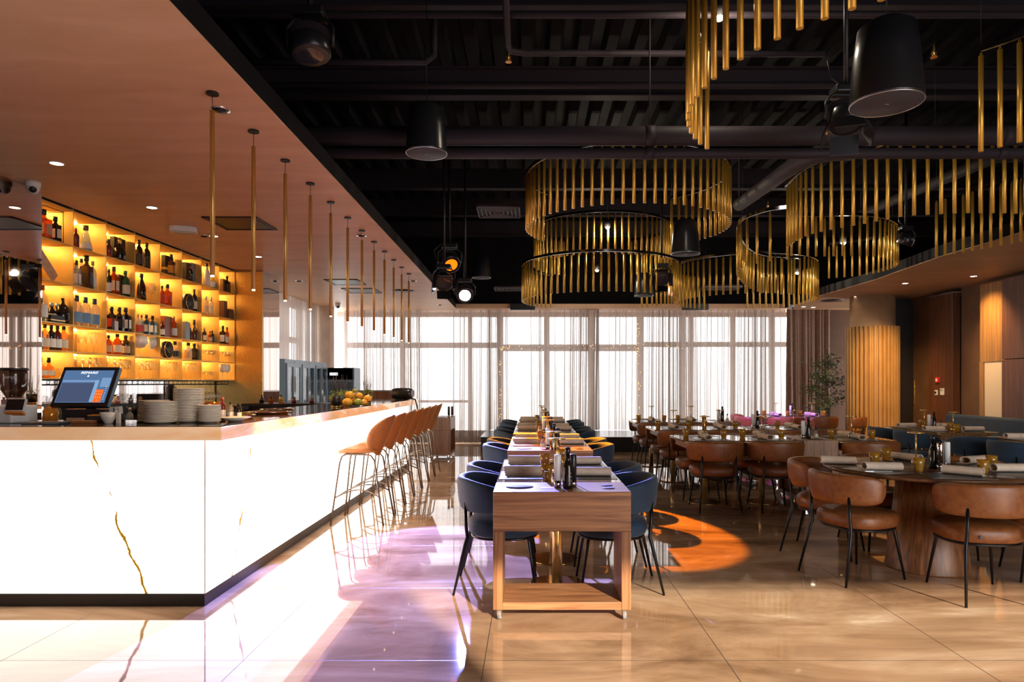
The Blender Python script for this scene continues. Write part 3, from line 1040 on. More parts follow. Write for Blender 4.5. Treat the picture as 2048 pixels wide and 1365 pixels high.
chandelier('farthest gold rod chandelier at the right, above the curtains', [ring(4.06, 13.0, 1.30, 20, 342, 26)], 2.93, 0.64, 0.125, 0.018)

# ------------------------------------------------------------------ stage lamps


def aim_matrix(direction):
    return Vector(direction).to_track_quat('-Z', 'Y').to_matrix().to_4x4()


def moving_lamp(name, label, loc, target, size, glow=None, doors=False, top=None, cable=False):
    loc = Vector(loc)
    d = (Vector(target) - loc).normalized()
    Mx = aim_matrix(d)
    t = thing(name, label, 'stage light', loc, 0)
    s = size
    part('head', MB().lathe([(s * 0.55, s * 0.95), (s * 0.78, s * 0.8), (s, s * 0.2), (s * 1.02, -s * 0.55), (s * 0.92, -s * 0.62)], 24, M=Mx), M_blackplastic, t)
    fins = MB()
    for k in range(5):
        fins.lathe([(s * 0.92, s * (0.25 + 0.1 * k)), (s * 1.0, s * (0.28 + 0.1 * k))], 24, M=Mx, cap=False)
    part('cooling_fins', fins, M_beam, t)
    part('lens', MB().lathe([(0.0005, -s * 0.66), (s * 0.5, -s * 0.645), (s * 0.80, -s * 0.60)], 24, M=Mx, cap=False), glow or principled('dark_lens', (0.03, 0.03, 0.04), 0.05), t)
    part('yoke', MB().tube([(s * 1.18, 0, -s * .1), (s * 1.2, 0, s * 0.9), (s * 0.8, 0, s * 1.35), (-s * 0.8, 0, s * 1.35), (-s * 1.2, 0, s * 0.9), (-s * 1.18, 0, -s * .1)], s * 0.09, 8), M_black, t)
    part('mounting_base', MB().box(-s * 0.8, s * 0.8, -s * 0.6, s * 0.6, s * 1.35, s * 1.8), M_black, t, 0.01)
    part('clamp', MB().cyl(0, 0, s * 1.8, (top or DECK) - loc.z, 0.018, 8), M_black, t)
    if doors:
        for k in range(4):
            Rm = Mx @ Matrix.Rotation(R(90 * k), 4, 'Z') @ Matrix.Translation((s * 0.95, 0, -s * 0.62)) @ Matrix.Rotation(R(-25), 4, 'Y')
            part('barn_door', MB().box(-0.004, 0.004, -s * 0.8, s * 0.8, -s * 1.1, 0, M=Rm), M_black, t)
    if cable:
        part('cable', MB().tube([(0, 0, s * 1.6), (-s * 0.9, 0, s * 2.4), (-s * 1.1, 0, s * 3.4), (-s * 0.3, 0, s * 4.2)], 0.006, 6), M_black, t)
    return t


def pt(px, py, d):
    return ((px - CX) * d / F_, d, CH + (CY - py) * d / F_)


BLUE_POS = pt(930, 588, 10.6)
ORANGE_POS = pt(899, 524, 10.4)
moving_lamp('moving_head_spotlight', 'big black moving head spotlight at the top left of the dark ceiling', pt(620, 90, 4.6), pt(640, 320, 4.5), 0.13, top=DECK)
moving_lamp('barn_door_spotlight', 'black spotlight with barn doors beside the largest cone speaker', pt(1692, 235, 4.9), pt(1700, 420, 4.7), 0.12, doors=True, cable=True)
moving_lamp('orange_spotlight', 'black spotlight with a glowing orange lens', ORANGE_POS, (0.45, 7.0, 0), 0.15, emission('orange_lens_glow', (1.0, 0.11, 0.003), 2.6))
moving_lamp('blue_white_spotlight', 'black spotlight shining dazzling blue white', BLUE_POS, (-0.6, 5.0, 0), 0.13, emission('blue_white_lens_glow', (0.75, 0.85, 1.0), 60.0))
moving_lamp('barn_door_spotlight', 'dark spotlight with barn doors under the orange lamp', pt(888, 562, 9.9), pt(900, 640, 9.0), 0.13, doors=True, cable=True)
moving_lamp('barn_door_spotlight', 'dark spotlight with barn doors right of the centre chandeliers', pt(1323, 556, 11.4), pt(1320, 640, 9.0), 0.13, doors=True)
moving_lamp('track_spotlight', 'dark spotlight behind the right chandelier, beside the ceiling lip', pt(1812, 480, 9.0), pt(1740, 640, 9.4), 0.10, cable=True)
M_bulb = emission('white_bulb_glow', (1.0, 0.93, 0.85), 25.0)
for (px, py, d, lab) in ((1215, 455, 11.2, 'small bright white spot inside the middle centre chandelier'), (1194, 541, 12.9, 'small bright white spot inside the lowest centre chandelier'), (1686, 486, 9.9, 'small bright white spot inside the short right chandelier'),
                         (1594, 546, 12.6, 'small bright white spot inside the farthest right chandelier'), (1438, 36, 5.4, 'small bright white spot inside the nearest chandelier')):
    p = pt(px, py, d)
    t = thing('small_spotlight', lab, 'spotlight', p, 0, 'small white spots in the chandeliers')
    part('housing', MB().lathe([(0.035, 0.13), (0.045, 0.12), (0.045, 0.0)], 18), M_black, t)
    part('lamp', MB().ball((0, -0.012, 0), 0.033, 12, 8), M_bulb, t)
    part('stem', MB().cyl(0, 0, 0.13, DECK - p[2], 0.006, 6), M_black, t)

for i, (x0, x1) in enumerate(((-.46, .09), (3.36, 3.92))):
    o = part('curtain_motor_box', MB().box(x0, x1, 15.05, 15.2, 3.0, 3.14), M_black, None, .004)
    tag(o, ['black box at the ceiling edge under the lowest centre chandelier', 'black box at the ceiling edge under the farthest right chandelier'][i], 'box')

# ------------------------------------------------------------------ the bar
BX, BY, BEND = -2.006, 4.2, 11.2
bar = thing('bar_counter', 'long illuminated onyx bar counter turning a corner', 'bar counter', (BX, BY, 0))


def bpart(name, mb, mat, bevel=0.0, label=None):
    o = part(name, mb, mat, bar, bevel, label=label)
    o.matrix_parent_inverse = Matrix.Translation((-BX, -BY, 0))
    return o


bpart('front_panel', MB().box(-6.0, BX, BY, BY + 0.02, 0.085, 1.035), M_onyx_front, label='glowing white onyx front with a dark gold vein')
bpart('side_panel', MB().box(BX - 0.02, BX, BY + 0.02, BEND, 0.085, 1.035), M_onyx_side, label='glowing white onyx side facing the stools')
bpart('corner_strip', MB().box(BX - 0.004, BX + 0.002, BY - 0.002, BY + 0.004, 0.085, 1.035), principled('peach_seam', (0.9, 0.75, 0.62), 0.4))
bpart('plinth', MB().box(-6.0, BX - 0.01, BY + 0.015, BY + 0.06, 0, 0.085).box(BX - 0.06, BX - 0.012, BY + 0.03, BEND, 0, 0.085), M_blackplastic)
bpart('end_panel', MB().box(-2.6, BX - 0.02, BEND - 0.02, BEND, 0.0, 1.035), M_slab)
bpart('inner_wall', MB().box(-6.0, -2.62, 4.78, 4.80, 0, 1.03).box(-2.64, -2.62, 4.80, 9.3, 0, 1.03), M_black)
bpart('onyx_edge', MB().prism([(-6.0, 4.10), (-1.86, 4.10), (-1.86, 11.27), (-1.90, 11.27), (-1.90, 4.14), (-6.0, 4.14)], 1.035, 1.118), M_slab, 0.004, label='honey coloured onyx edge band')
bpart('underside', MB().prism([(-6.0, 4.14), (-1.90, 4.14), (-1.90, 11.27), (-2.02, 11.27), (-2.02, 4.22), (-6.0, 4.22)], 1.034, 1.04), M_slab)
bpart('worktop', MB().prism([(-6.0, 4.102), (-1.862, 4.102), (-1.862, 11.268), (-2.62, 11.268), (-2.62, 4.80), (-6.0, 4.80)], 1.112, 1.121), M_countertop, label='dark glossy stone top')
bpart('counter_return', MB().box(-3.95, -2.63, 9.30, 9.95, 1.06, 1.10).box(-3.95, -2.66, 9.32, 9.34, 0, 1.06), M_black, label='black return counter at the far end')
bpart('switch_plate', MB().box(-1.865, -1.855, 9.35, 9.62, 1.05, 1.10), M_white)
bpart('service_board', MB().prism([(-2.62, 6.1), (-2.62, 7.1), (-3.3, 7.1), (-3.3, 6.1)], 0.98, 1.0), M_countertop)

# back bar worktop below the cabinet
bb = thing('back_bar', 'dark back bar worktop with bottles under the hanging glasses', 'counter', (-4.1, 8.0, 0))
o = part('worktop', MB().box(-0.55, 0.35, -5.0, 2.0, 0.90, 0.94), M_countertop, bb)
o = part('cabinet_front', MB().box(0.28, 0.30, -5.0, 2.0, 0.0, 0.90), M_black, bb)
o = part('mirror_back', MB().box(-0.58, -0.56, -4.9, 2.05, 0.94, 1.425), M_splash, bb, label='mirror behind the hanging glasses')

# mirror on the left
mr = part('wall_mirror', MB().box(-4.75, -4.25, 2.2, 5.93, 0.9, SOF - 0.005), M_mirror)
tag(mr, 'smoked wall mirror left of the bottle cabinet', 'mirror')

# bottle cabinet
ZR = [1.425, 1.68, 1.935, 2.316, 2.69, 3.025]
Y0, CW = 6.01, 0.5075
cab = thing('bottle_cabinet', 'glowing amber brass bottle cabinet with eight columns of open compartments', 'cabinet', (X_SH, Y0, 0))
XB = -0.30
part('back_panel', MB().box(XB - 0.02, XB, 0, 8 * CW, ZR[0], ZR[5] + 0.02), M_brassback, cab)
for k in range(9):
    part('upright', MB().box(XB, 0, k * CW - 0.005, k * CW + 0.005, ZR[0], ZR[5] + 0.02), M_brassback, cab)
for k in range(6):
    part('shelf', MB().box(XB, 0.001, 0, 8 * CW, ZR[k] - 0.006, ZR[k] + 0.004), M_brassback, cab)
part('top_shadow_gap', MB().box(-0.05, 0.0, 0, 8 * CW + 0.15, ZR[5] + 0.02, SOF), M_black, cab)
M_led = emission('amber_led_strip', (1.0, 0.60, 0.17), 95.0)
for k in range(1, 6):
    for c in range(8):
        part('led_strip', MB().box(XB + 0.005, XB + 0.017, c * CW + 0.03, (c + 1) * CW - 0.03, ZR[k] - 0.016, ZR[k] - 0.0065), M_led, cab)

# hanging glass rack
rk = thing('glass_rack', 'black wire glass rack under the bottle cabinet', 'glass rack', (X_SH - 0.12, 0, 1.41))
part('rail', MB().tube([(0.12, 5.98, 0.0), (0.12, 9.85, 0.0)], 0.006, 6), M_black, rk)
part('rail', MB().tube([(0.12, 5.98, -0.045), (0.12, 9.85, -0.045)], 0.007, 6), M_black, rk)
hk = MB()
for k in range(36):
    y = 6.05 + 0.107 * k
    hk.tube([(-0.12, y, -0.04), (0.10, y, -0.045), (0.14, y, -0.038), (0.15, y, -0.015), (0.12, y, 0.0)], 0.0035, 5)
part('hooks', hk, M_black, rk)


# ------------------------------------------------------------------ glassware


def stem_glass(h, r, stem, kind='wine'):
    b = MB()
    bowl = h - stem
    if kind == 'flute':
        prof = [(0.03, 0), (0.028, 0.003), (0.004, 0.008), (0.0035, stem), (r * 0.55, stem + bowl * .15), (r, stem + bowl * .5), (r * 0.88, h)]
    elif kind == 'coupe':
        prof = [(0.033, 0), (0.03, 0.003), (0.004, 0.008), (0.0035, stem), (r * 0.6, stem + bowl * .25), (r, stem + bowl * .75), (r * 1.04, h)]
    else:
        prof = [(0.033, 0), (0.03, 0.003), (0.004, 0.008), (0.0035, stem), (r * 0.6, stem + bowl * .1), (r, stem + bowl * .42), (r * 0.95, stem + bowl * .7), (r * 0.8, h)]
    inner = [(max(p[0] - 0.0012, 0.0008), p[1] + 0.001) for p in prof[4:]]
    b.lathe(prof + list(reversed(inner)) + [(0.0008, stem + 0.003)], 18, cap=False)
    return b


GLM = {}


def glass(kind, mat=None):
    key = (kind, mat.name if mat else '')
    if key not in GLM:
        dims = {'wine': (0.21, 0.040, 0.095, 'wine'), 'big': (0.225, 0.048, 0.10, 'wine'), 'flute': (0.215, 0.026, 0.085, 'flute'), 'coupe': (0.15, 0.042, 0.085, 'coupe'), 'low': (0.11, 0.036, 0.055, 'coupe')}[kind]
        GLM[key] = stem_glass(*dims).mesh('stem_glass', mat or M_clear)
    return GLM[key]


def put_glass(kind, x, y, z, label, group, mat=None, flip=False):
    o = link({'wine': 'wine_glass', 'big': 'wine_glass', 'flute': 'champagne_flute', 'coupe': 'cocktail_glass', 'low': 'cocktail_glass'}[kind], glass(kind, mat))
    o.location = (x, y, z)
    if flip:
        o.rotation_euler = (PI, 0, 0)
    return tag(o, label, 'glass', group)


for k in range(34):
    y = 6.10 + 0.107 * k
    put_glass('wine', X_SH - 0.05 - 0.0, y, 1.362, f'upside-down wine glass hanging under the cabinet, {ORD[k]} from the camera end', 'wine glasses hanging in the rack', flip=True)

# ------------------------------------------------------------------ bottles
BP = {
    'round': [(1, 0), (1, .60), (.92, .68), (.5, .76), (.34, .80), (.33, .93)],
    'wine': [(1, 0), (1, .62), (.85, .70), (.42, .78), (.36, .82), (.36, .94)],
    'champagne': [(1, 0), (1.02, .35), (.95, .52), (.6, .68), (.36, .80), (.34, .94)],
    'decanter': [(.85, 0), (1.05, .12), (1.15, .35), (.95, .52), (.45, .62), (.28, .68), (.28, .82)],
    'squat': [(1, 0), (1, .52), (.9, .62), (.5, .70), (.4, .74), (.4, .88)],
    'vodka': [(1, 0), (1, .66), (.9, .73), (.40, .80), (.36, .84), (.36, .88)],
    'bell': [(1, 0), (.95, .15), (.55, .62), (.42, .72), (.34, .8), (.34, .9)],
    'square': None,
}
GLASSM = {
    'amber': thin_glass('amber_spirit', (0.75, 0.28, 0.04), .03, (0.45, .11, .01), .35),
    'gold': thin_glass('golden_spirit', (0.95, 0.62, 0.2), .03, (.8, .45, .12), .25),
    'dark': principled('dark_bottle_glass', (0.012, 0.008, 0.006), 0.06),
    'green': principled('green_bottle_glass', (0.02, 0.09, 0.03), 0.05, trans=0.3),
    'clear': thin_glass('clear_bottle_glass', (.88, .88, .85), .05, (.8, .78, .72), .15),
    'pale': thin_glass('pale_frosted_glass', (.9, .86, .78), .04, (.85, .78, .66), .35, .15),
    'blue': thin_glass('blue_clear_glass', (.65, .78, .9), .05, (.4, .55, .75), .25),
    'red': principled('dark_red_bottle', (0.16, 0.02, 0.015), 0.06, trans=0.2),
    'brown': principled('brown_bottle_glass', (0.10, 0.035, 0.012), 0.05, trans=0.3),
    'teal': principled('dark_teal_glass', (0.02, 0.05, 0.07), 0.06),
    'white': principled('white_ceramic_bottle', (0.75, 0.72, 0.68), 0.25),
    'yellow': thin_glass('yellow_green_liqueur', (.85, .8, .15), .04, (.7, .6, .08), .35),
}
CAPM = {
    'black': M_blackplastic, 'gold': M_brass, 'red': principled('red_cap', (0.35, 0.03, 0.02), 0.35), 'silver': M_steel, 'blue': principled('navy_cap', (0.02, 0.05, 0.13), 0.35),
    'cork': principled('cork', (0.45, 0.28, 0.14), 0.8), 'glass': M_clear, 'brown': principled('brown_cap', (0.14, 0.05, 0.02), 0.5), 'green': principled('green_cap', (0.01, 0.10, 0.04), 0.4),
}
LABM = {
    'cream': principled('cream_label', (0.72, 0.62, 0.46), 0.6), 'white': principled('white_label', (0.78, 0.76, 0.72), 0.6), 'black': principled('black_label', (0.015, 0.013, 0.012), 0.4),
    'blue': principled('blue_label', (0.12, 0.25, 0.45), 0.5), 'tan': principled('tan_label', (0.50, 0.32, 0.18), 0.6), 'red': principled('red_label', (0.45, 0.04, 0.02), 0.5), 'gold': principled('gold_label', (0.65, 0.42, 0.10), 0.35, 0.6),
}
CAPW = {'black': 'black', 'gold': 'gold', 'red': 'red', 'silver': 'silver', 'blue': 'navy', 'cork': 'cork', 'glass': 'glass', 'brown': 'brown', 'green': 'green'}
BM = {}


def bottle(kind, h, r, gl, cap, lab, loc, label, group=None, name='bottle', cat='bottle'):
    t = thing(name, label, cat, loc, rnd.uniform(-0.3, 0.3), group)
    key = (kind, round(h, 3), round(r, 3), gl)
    if key not in BM:
        if kind == 'square':
            b = MB().prism(rrect(-r, r, -r * .72, r * .72, r * .25, 3), 0, h * .66)
            b.lathe([(r * .72, h * .66), (r * .40, h * .74), (r * .34, h * .78), (r * .34, h * .9)], 16)
            BM[key] = b.mesh('glass_body', GLASSM[gl], 0.0)
        else:
            BM[key] = MB().lathe([(0.0005, 0.001)] + [(p[0] * r, p[1] * h) for p in BP[kind]] + [(0.0005, BP[kind][-1][1] * h)], 18, cap=False).mesh('glass_body', GLASSM[gl])
    link('glass_body', BM[key], t)
    top = 0.9 if kind == 'square' else BP[kind][-1][1]
    rc = r * (0.40 if kind != 'decanter' else 0.34)
    ck = ('cap', kind, round(h, 3), round(r, 3), cap)
    if ck not in BM:
        if kind == 'decanter' and cap == 'glass':
            BM[ck] = MB().ball((0, 0, h * .91), h * .085, 14, 10).cyl(0, 0, h * .80, h * .86, r * .2, 10).mesh('stopper', CAPM[cap])
        else:
            z0 = top * h - h * 0.075
            BM[ck] = MB().cyl(0, 0, z0, h, rc * (1.06 if kind != 'squat' else 1.25), 14).mesh('cap', CAPM[cap])
    link('stopper' if kind == 'decanter' else 'cap', BM[ck], t)
    if lab:
        lk = ('lab', kind, round(h, 3), round(r, 3), lab)
        if lk not in BM:
            if kind == 'square':
                BM[lk] = MB().box(-r * .8, r * .8, -r * .735, -r * .72, h * .15, h * .5).box(r * 1.0, r * 1.012, -r * .5, r * .5, h * .15, h * .5).mesh('paper_label', LABM[lab])
            else:
                lo, hi = (.12, .46) if kind not in ('decanter', 'bell') else (.12, .36)
                k1 = 1.012 if kind != 'decanter' else 1.17
                if kind == 'bell':
                    BM[lk] = MB().lathe([(r * .99, h * .1), (r * .86, h * .3)], 18, cap=False).mesh('paper_label', LABM[lab])
                else:
                    BM[lk] = MB().lathe([(r * k1, h * lo), (r * (k1 if kind != 'champagne' else 1.03), h * hi)], 18, cap=False, a0=R(-110), a1=R(70)).mesh('paper_label', LABM[lab])
        link('paper_label', BM[lk], t)
    return t


GW = {'amber': 'amber', 'gold': 'golden', 'dark': 'dark', 'green': 'green', 'clear': 'clear', 'pale': 'pale', 'blue': 'blue shouldered', 'red': 'dark red', 'brown': 'brown', 'teal': 'dark teal', 'white': 'white', 'yellow': 'yellow green'}
ROWN = ['top row', 'second row', 'middle row', 'fourth row', 'bottom row']
COLN = ['first', 'second', 'third', 'fourth', 'fifth', 'sixth', 'seventh', 'eighth']


def cellpos(c, r, u, v=0.5):
    """u: 0..1 along the compartment, v: 0 back .. 1 front"""
    x = X_SH - 0.14 + 0.11 * v
    y = Y0 + c * CW + 0.02 + (CW - 0.03) * u
    y = min(y * x / X_SH, Y0 + (c + 1) * CW - 0.05)
    return (x, y, ZR[4 - r] + 0.0045)


def where(c, r):
    return f'{ROWN[r]}, {COLN[c]} compartment'


def cell(c, r, items):
    n = len(items)
    for i, it in enumerate(items):
        kind, h, rad, gl, cap, lab, u = it[:7]
        v = it[7] if len(it) > 7 else 0.6
        pos = '' if n == 1 else f', {ORD[i]} from left'
        bottle(kind, h, rad, gl, cap, lab, cellpos(c, r, u, v), f'{GW[gl]} bottle with {CAPW[cap]} top in {where(c, r)}{pos}', 'bottles in the amber cabinet')


def gift_box(c, r, u, v, w, d, h, mat, label, strip=None):
    x, y, z = cellpos(c, r, u, v)
    o = part('gift_box', MB().box(-d / 2, d / 2, -w / 2, w / 2, 0, h), mat, None, 0.002, loc=(x, y, z))
    tag(o, label, 'box')
    if strip:
        part('band', MB().box(-d / 2 - .001, d / 2 + .001, -w / 2 - .001, w / 2 + .001, h * .30, h * .42), strip, o)
    return o


cell(0, 0, [('square', .27, .060, 'amber', 'black', 'tan', .18), ('square', .235, .045, 'dark', 'black', 'cream', .50, .75)])
rack = thing('wire_bottle_cage', 'black wire cage around the amber bottle, top row, first compartment', 'wire cage', cellpos(0, 0, .20, .5))
cb = MB()
for k in range(11):
    cb.tube([(-.10, -.10 + .024 * k, 0.0), (-.10, -.10 + .024 * k, .285)], 0.0025, 5)
part('bars', cb, M_black, rack)
part('frame', MB().tube([(-.10, -.10, .285), (-.10, .14, .285), (.08, .14, .285), (.08, -.10, .285)], 0.003, 5, True).tube([(-.10, -.10, .004), (-.10, .14, .004), (.08, .14, .004), (.08, -.10, .004)], 0.003, 5, True).tube([(.08, .14, 0), (.08, .14, .285)], .003, 5), M_black, rack)
o = part('slanted_panel', MB().box(-.006, .006, -.05, .05, 0, .38, M=Matrix.Rotation(R(46), 4, 'X')), noisy('tan_translucent_panel', (.62, .40, .24), (.50, .30, .17), (30, 30, 30), .5), loc=(cellpos(0, 1, .5, .35)[0], Y0 + .40, ZR[3] + .045))
o.rotation_euler = (0, 0, 0)
o.location = (cellpos(0, 1, .5, .35)[0], Y0 + .40, ZR[3] + 0.046)
tag(o, 'tan patterned panel leaning diagonally in second row, first compartment', 'panel')
cell(0, 2, [('wine', .30, .036, 'green', 'green', 'black', .05), ('wine', .33, .040, 'clear', 'red', 'white', .16, .8), ('squat', .19, .035, 'dark', 'silver', 'cream', .40, .4), ('squat', .19, .035, 'dark', 'silver', 'cream', .56, .4), ('decanter', .30, .056, 'dark', 'glass', None, .72, .65)])
gift_box(0, 2, .48, .75, .19, .07, .07, M_black, 'low black box with gold band in middle row, first compartment', M_brass)
cell(0, 3, [('round', .235, .036, 'dark', 'black', 'white', .05), ('round', .235, .036, 'gold', 'black', 'cream', .22), ('round', .235, .036, 'dark', 'black', 'white', .39), ('round', .235, .036, 'red', 'black', 'white', .56), ('round', .235, .036, 'gold', 'black', 'cream', .78, .75)])
cell(0, 4, [('decanter', .19, .045, 'gold', 'black', 'cream', .10), ('decanter', .19, .045, 'gold', 'black', 'cream', .32, .3)])
for i, u in enumerate((.56, .72)):
    x, y, z = cellpos(0, 4, u, .8)
    o = part('tumbler', MB().lathe([(.030, 0), (.037, .09), (.035, .09), (.028, .008), (.0005, .008)], 18), M_clear, loc=(x, y, z))
    tag(o, f'clear tumbler in bottom row, first compartment, {["left", "right"][i]} one', 'glass', 'clear tumblers in the cabinet')
cell(1, 0, [('wine', .20, .03, 'red', 'red', None, .03, .5), ('bell', .26, .058, 'blue', 'brown', 'white', .34)])
cell(1, 1, [('square', .26, .032, 'blue', 'black', 'white', .05), ('wine', .30, .034, 'clear', 'black', 'white', .20, .3), ('square', .335, .052, 'brown', 'black', 'black', .36, .7), ('round', .30, .034, 'blue', 'cork', 'white', .56, .5)])
cell(1, 2, [('vodka', .30, .045, 'clear', 'blue', 'blue', .06), ('vodka', .30, .045, 'clear', 'blue', 'blue', .33), ('vodka', .30, .045, 'clear', 'blue', 'blue', .62)])
cell(2, 0, [('squat', .2, .035, 'red', 'black', None, .03), ('decanter', .25, .055, 'dark', 'gold', None, .42, .75)])
gift_box(2, 0, .36, .25, .20, .05, .26, M_black, 'black presentation box in top row, third compartment')
cell(2, 1, [('wine', .27, .028, 'dark', 'black', 'white', .04, .3), ('square', .30, .045, 'amber', 'brown', 'cream', .22), ('wine', .29, .045, 'green', 'green', 'cream', .64)])
gift_box(2, 1, .42, .2, .10, .05, .24, principled('brown_box', (.10, .035, .015), .5), 'brown carton in second row, third compartment')
cell(2, 2, [('square', .25, .042, 'dark', 'black', 'red', .14), ('square', .26, .044, 'dark', 'black', 'black', .42), ('square', .27, .048, 'dark', 'black', 'white', .72)])
o = gift_box(2, 2, .27, .9, .06, .03, .10, principled('silver_card', (.55, .57, .62), .3), 'small silver card box in middle row, third compartment')
cell(2, 3, [('round', .20, .033, 'amber', 'black', 'tan', .03), ('round', .225, .045, 'amber', 'black', 'cream', .34), ('round', .22, .045, 'brown', 'black', 'tan', .70)])
cell(3, 0, [('wine', .31, .038, 'dark', 'black', 'black', .12), ('wine', .31, .038, 'dark', 'black', 'black', .44)])
cell(3, 1, [('champagne', .31, .046, 'dark', 'black', None, .22)])
put_glass('big', *cellpos(3, 1, .60, .6), 'clear wine glass in second row, fourth compartment, left of pair', 'pair of glasses in the cabinet')
put_glass('big', *cellpos(3, 1, .82, .6), 'clear wine glass in second row, fourth compartment, right of pair', 'pair of glasses in the cabinet')
cell(3, 2, [('round', .22, .028, 'pale', 'cork', 'red', .08), ('round', .22, .028, 'blue', 'red', 'red', .22), ('square', .23, .036, 'teal', 'black', 'white', .42, .7), ('round', .20, .026, 'gold', 'cork', 'white', .60, .3), ('square', .23, .042, 'teal', 'black', 'white', .78, .7)])
for i, (u, r_) in enumerate(((.14, .085), (.66, .05))):
    x, y, z = cellpos(3, 3, u, .7)
    o = part('balloon_goblet', stem_glass(.235, r_, .09), M_frost, loc=(x, y, z))
    tag(o, ['largest white balloon goblet in fourth row, fourth compartment', 'smaller white balloon goblet in fourth row, fourth compartment'][i], 'glass')
gift_box(4, 0, .30, .3, .19, .05, .25, M_black, 'black box with gold band in top row, fifth compartment', M_brass)
cell(4, 0, [('square', .27, .042, 'brown', 'black', 'gold', .48, .75)])
cell(4, 1, [('round', .235, .03, 'amber', 'black', None, .05), ('square', .27, .045, 'amber', 'black', 'red', .30)])
gift_box(4, 2, .24, .3, .17, .06, .26, principled('copper_box', (.30, .08, .02), .3), 'copper coloured carton in middle row, fifth compartment')
cell(4, 2, [('round', .19, .028, 'red', 'red', 'white', .06, .8), ('wine', .27, .040, 'amber', 'gold', 'white', .60)])
x, y, z = cellpos(4, 3, .26, .6)
o = part('round_tin', MB().lathe([(0.0005, -.03), (.10, -.03), (.105, 0), (.10, .03), (0.0005, .03)], 28, M=Matrix.Translation((0, 0, .105)) @ Matrix.Rotation(R(90), 4, 'Y')), M_black, loc=(x, y, z))
tag(o, 'round black tin with gold bands in fourth row, fifth compartment', 'tin')
part('gold_band', MB().tube([(0.031, .1 * math.cos(a), .105 + .1 * math.sin(a)) for a in [2 * PI * k / 28 for k in range(28)]], .003, 5, True).tube([(.031, -.09, .14), (.036, 0, .06), (.031, .09, .13)], .003, 5), M_brass, o)
cell(4, 3, [('squat', .215, .042, 'clear', 'black', 'black', .76, .7)])
gift_box(5, 0, .20, .3, .13, .06, .25, M_black, 'tall black box in top row, sixth compartment, left one')
gift_box(5, 0, .50, .3, .12, .05, .27, principled('grey_box', (.22, .21, .22), .4), 'grey box with dark bottle print in top row, sixth compartment')
cell(5, 0, [('wine', .20, .026, 'dark', 'red', None, .42, .9)])
x, y, z = cellpos(5, 1, .26, .5)
o = part('round_tin', MB().lathe([(0.0005, -.03), (.11, -.03), (.11, .03), (0.0005, .03)], 28, M=Matrix.Translation((0, 0, .112)) @ Matrix.Rotation(R(90), 4, 'Y')), M_black, loc=(x, y, z))
tag(o, 'round black tin with gold rim in second row, sixth compartment', 'tin')
part('gold_rim', MB().tube([(0.031, .1 * math.cos(a), .112 + .1 * math.sin(a)) for a in [2 * PI * k / 28 for k in range(28)]], .004, 5, True), M_brass, o)
cell(5, 1, [('wine', .30, .038, 'dark', 'brown', 'cream', .66)])
gift_box(5, 2, .14, .6, .10, .06, .23, principled('bluegrey_box', (.25, .30, .35), .4), 'blue grey carton in middle row, sixth compartment')
cell(5, 2, [('wine', .22, .024, 'dark', 'black', None, .34, .5), ('decanter', .28, .044, 'brown', 'black', None, .68)])
cell(5, 3, [('squat', .225, .045, 'pale', 'black', 'tan', .28), ('square', .22, .045, 'dark', 'black', 'black', .68)])
cell(6, 0, [('champagne', .33, .048, 'white', 'black', None, .26), ('champagne', .21, .042, 'yellow', 'cork', 'white', .66)])
cell(6, 1, [('vodka', .25, .030, 'pale', 'silver', 'cream', .22), ('vodka', .25, .030, 'pale', 'silver', 'cream', .52)])
cell(6, 2, [('round', .20, .028, 'dark', 'cork', 'cream', .12), ('round', .16, .026, 'amber', 'brown', 'tan', .46), ('round', .175, .030, 'dark', 'black', 'black', .74)])
cell(7, 0, [('square', .25, .042, 'dark', 'black', 'black', .48, .7)])
gift_box(7, 0, .24, .3, .13, .05, .20, principled('bronze_box', (.22, .12, .05), .4), 'bronze box in top row, eighth compartment')
gift_box(7, 1, .16, .4, .11, .10, .25, M_darkwood, 'upright wooden box in second row, eighth compartment')
gift_box(7, 1, .58, .6, .24, .12, .09, M_darkwood, 'lower flat wooden box in second row, eighth compartment')
o = gift_box(7, 1, .56, .6, .18, .11, .05, M_darkwood, 'upper flat wooden box in second row, eighth compartment')
o.location.z += .093
cell(7, 2, [('square', .27, .040, 'dark', 'black', 'white', .20), ('wine', .26, .030, 'amber', 'black', 'cream', .48)])
put_glass('big', *cellpos(7, 4, .18, .8), 'white tinted goblet in bottom row, eighth compartment, left one', 'white tinted goblets', mat=M_frost)
put_glass('big', *cellpos(7, 4, .48, .8), 'white tinted goblet in bottom row, eighth compartment, right one', 'white tinted goblets', mat=M_frost)
for (c, r, kind, n, word) in ((1, 3, 'flute', 4, 'flute'), (1, 4, 'wine', 4, 'wine glass'), (2, 4, 'wine', 4, 'wine glass'), (3, 4, 'wine', 4, 'wine glass'), (4, 4, 'flute', 5, 'flute'), (5, 4, 'flute', 4, 'flute'),
                              (6, 3, 'coupe', 4, 'cocktail glass'), (6, 4, 'low', 4, 'cocktail glass'), (7, 3, 'coupe', 4, 'cocktail glass')):
    for i in range(n):
        for j in range(2):
            x, y, z = cellpos(c, r, .12 + .70 * i / (n - 1) + .03 * j, .75 - .45 * j)
            put_glass(kind, x, y, z, f'clear {word} in {where(c, r)}, {["front", "back"][j]} file, {ORD[i]} from left', 'clear stemware in the amber cabinet')

# ------------------------------------------------------------------ things on the bar
ZT = 1.1215


def ptop(px, py):
    x, d = at_height(px, py, ZT)
    return x, d


# till
till = thing('touch_screen_till', 'tilted black touch screen till on the bar', 'till', (-3.0, 4.62, ZT), R(0))
Mt = Matrix.Translation((0, -0.10, 0.105)) @ Matrix.Rotation(R(-28), 4, 'X')
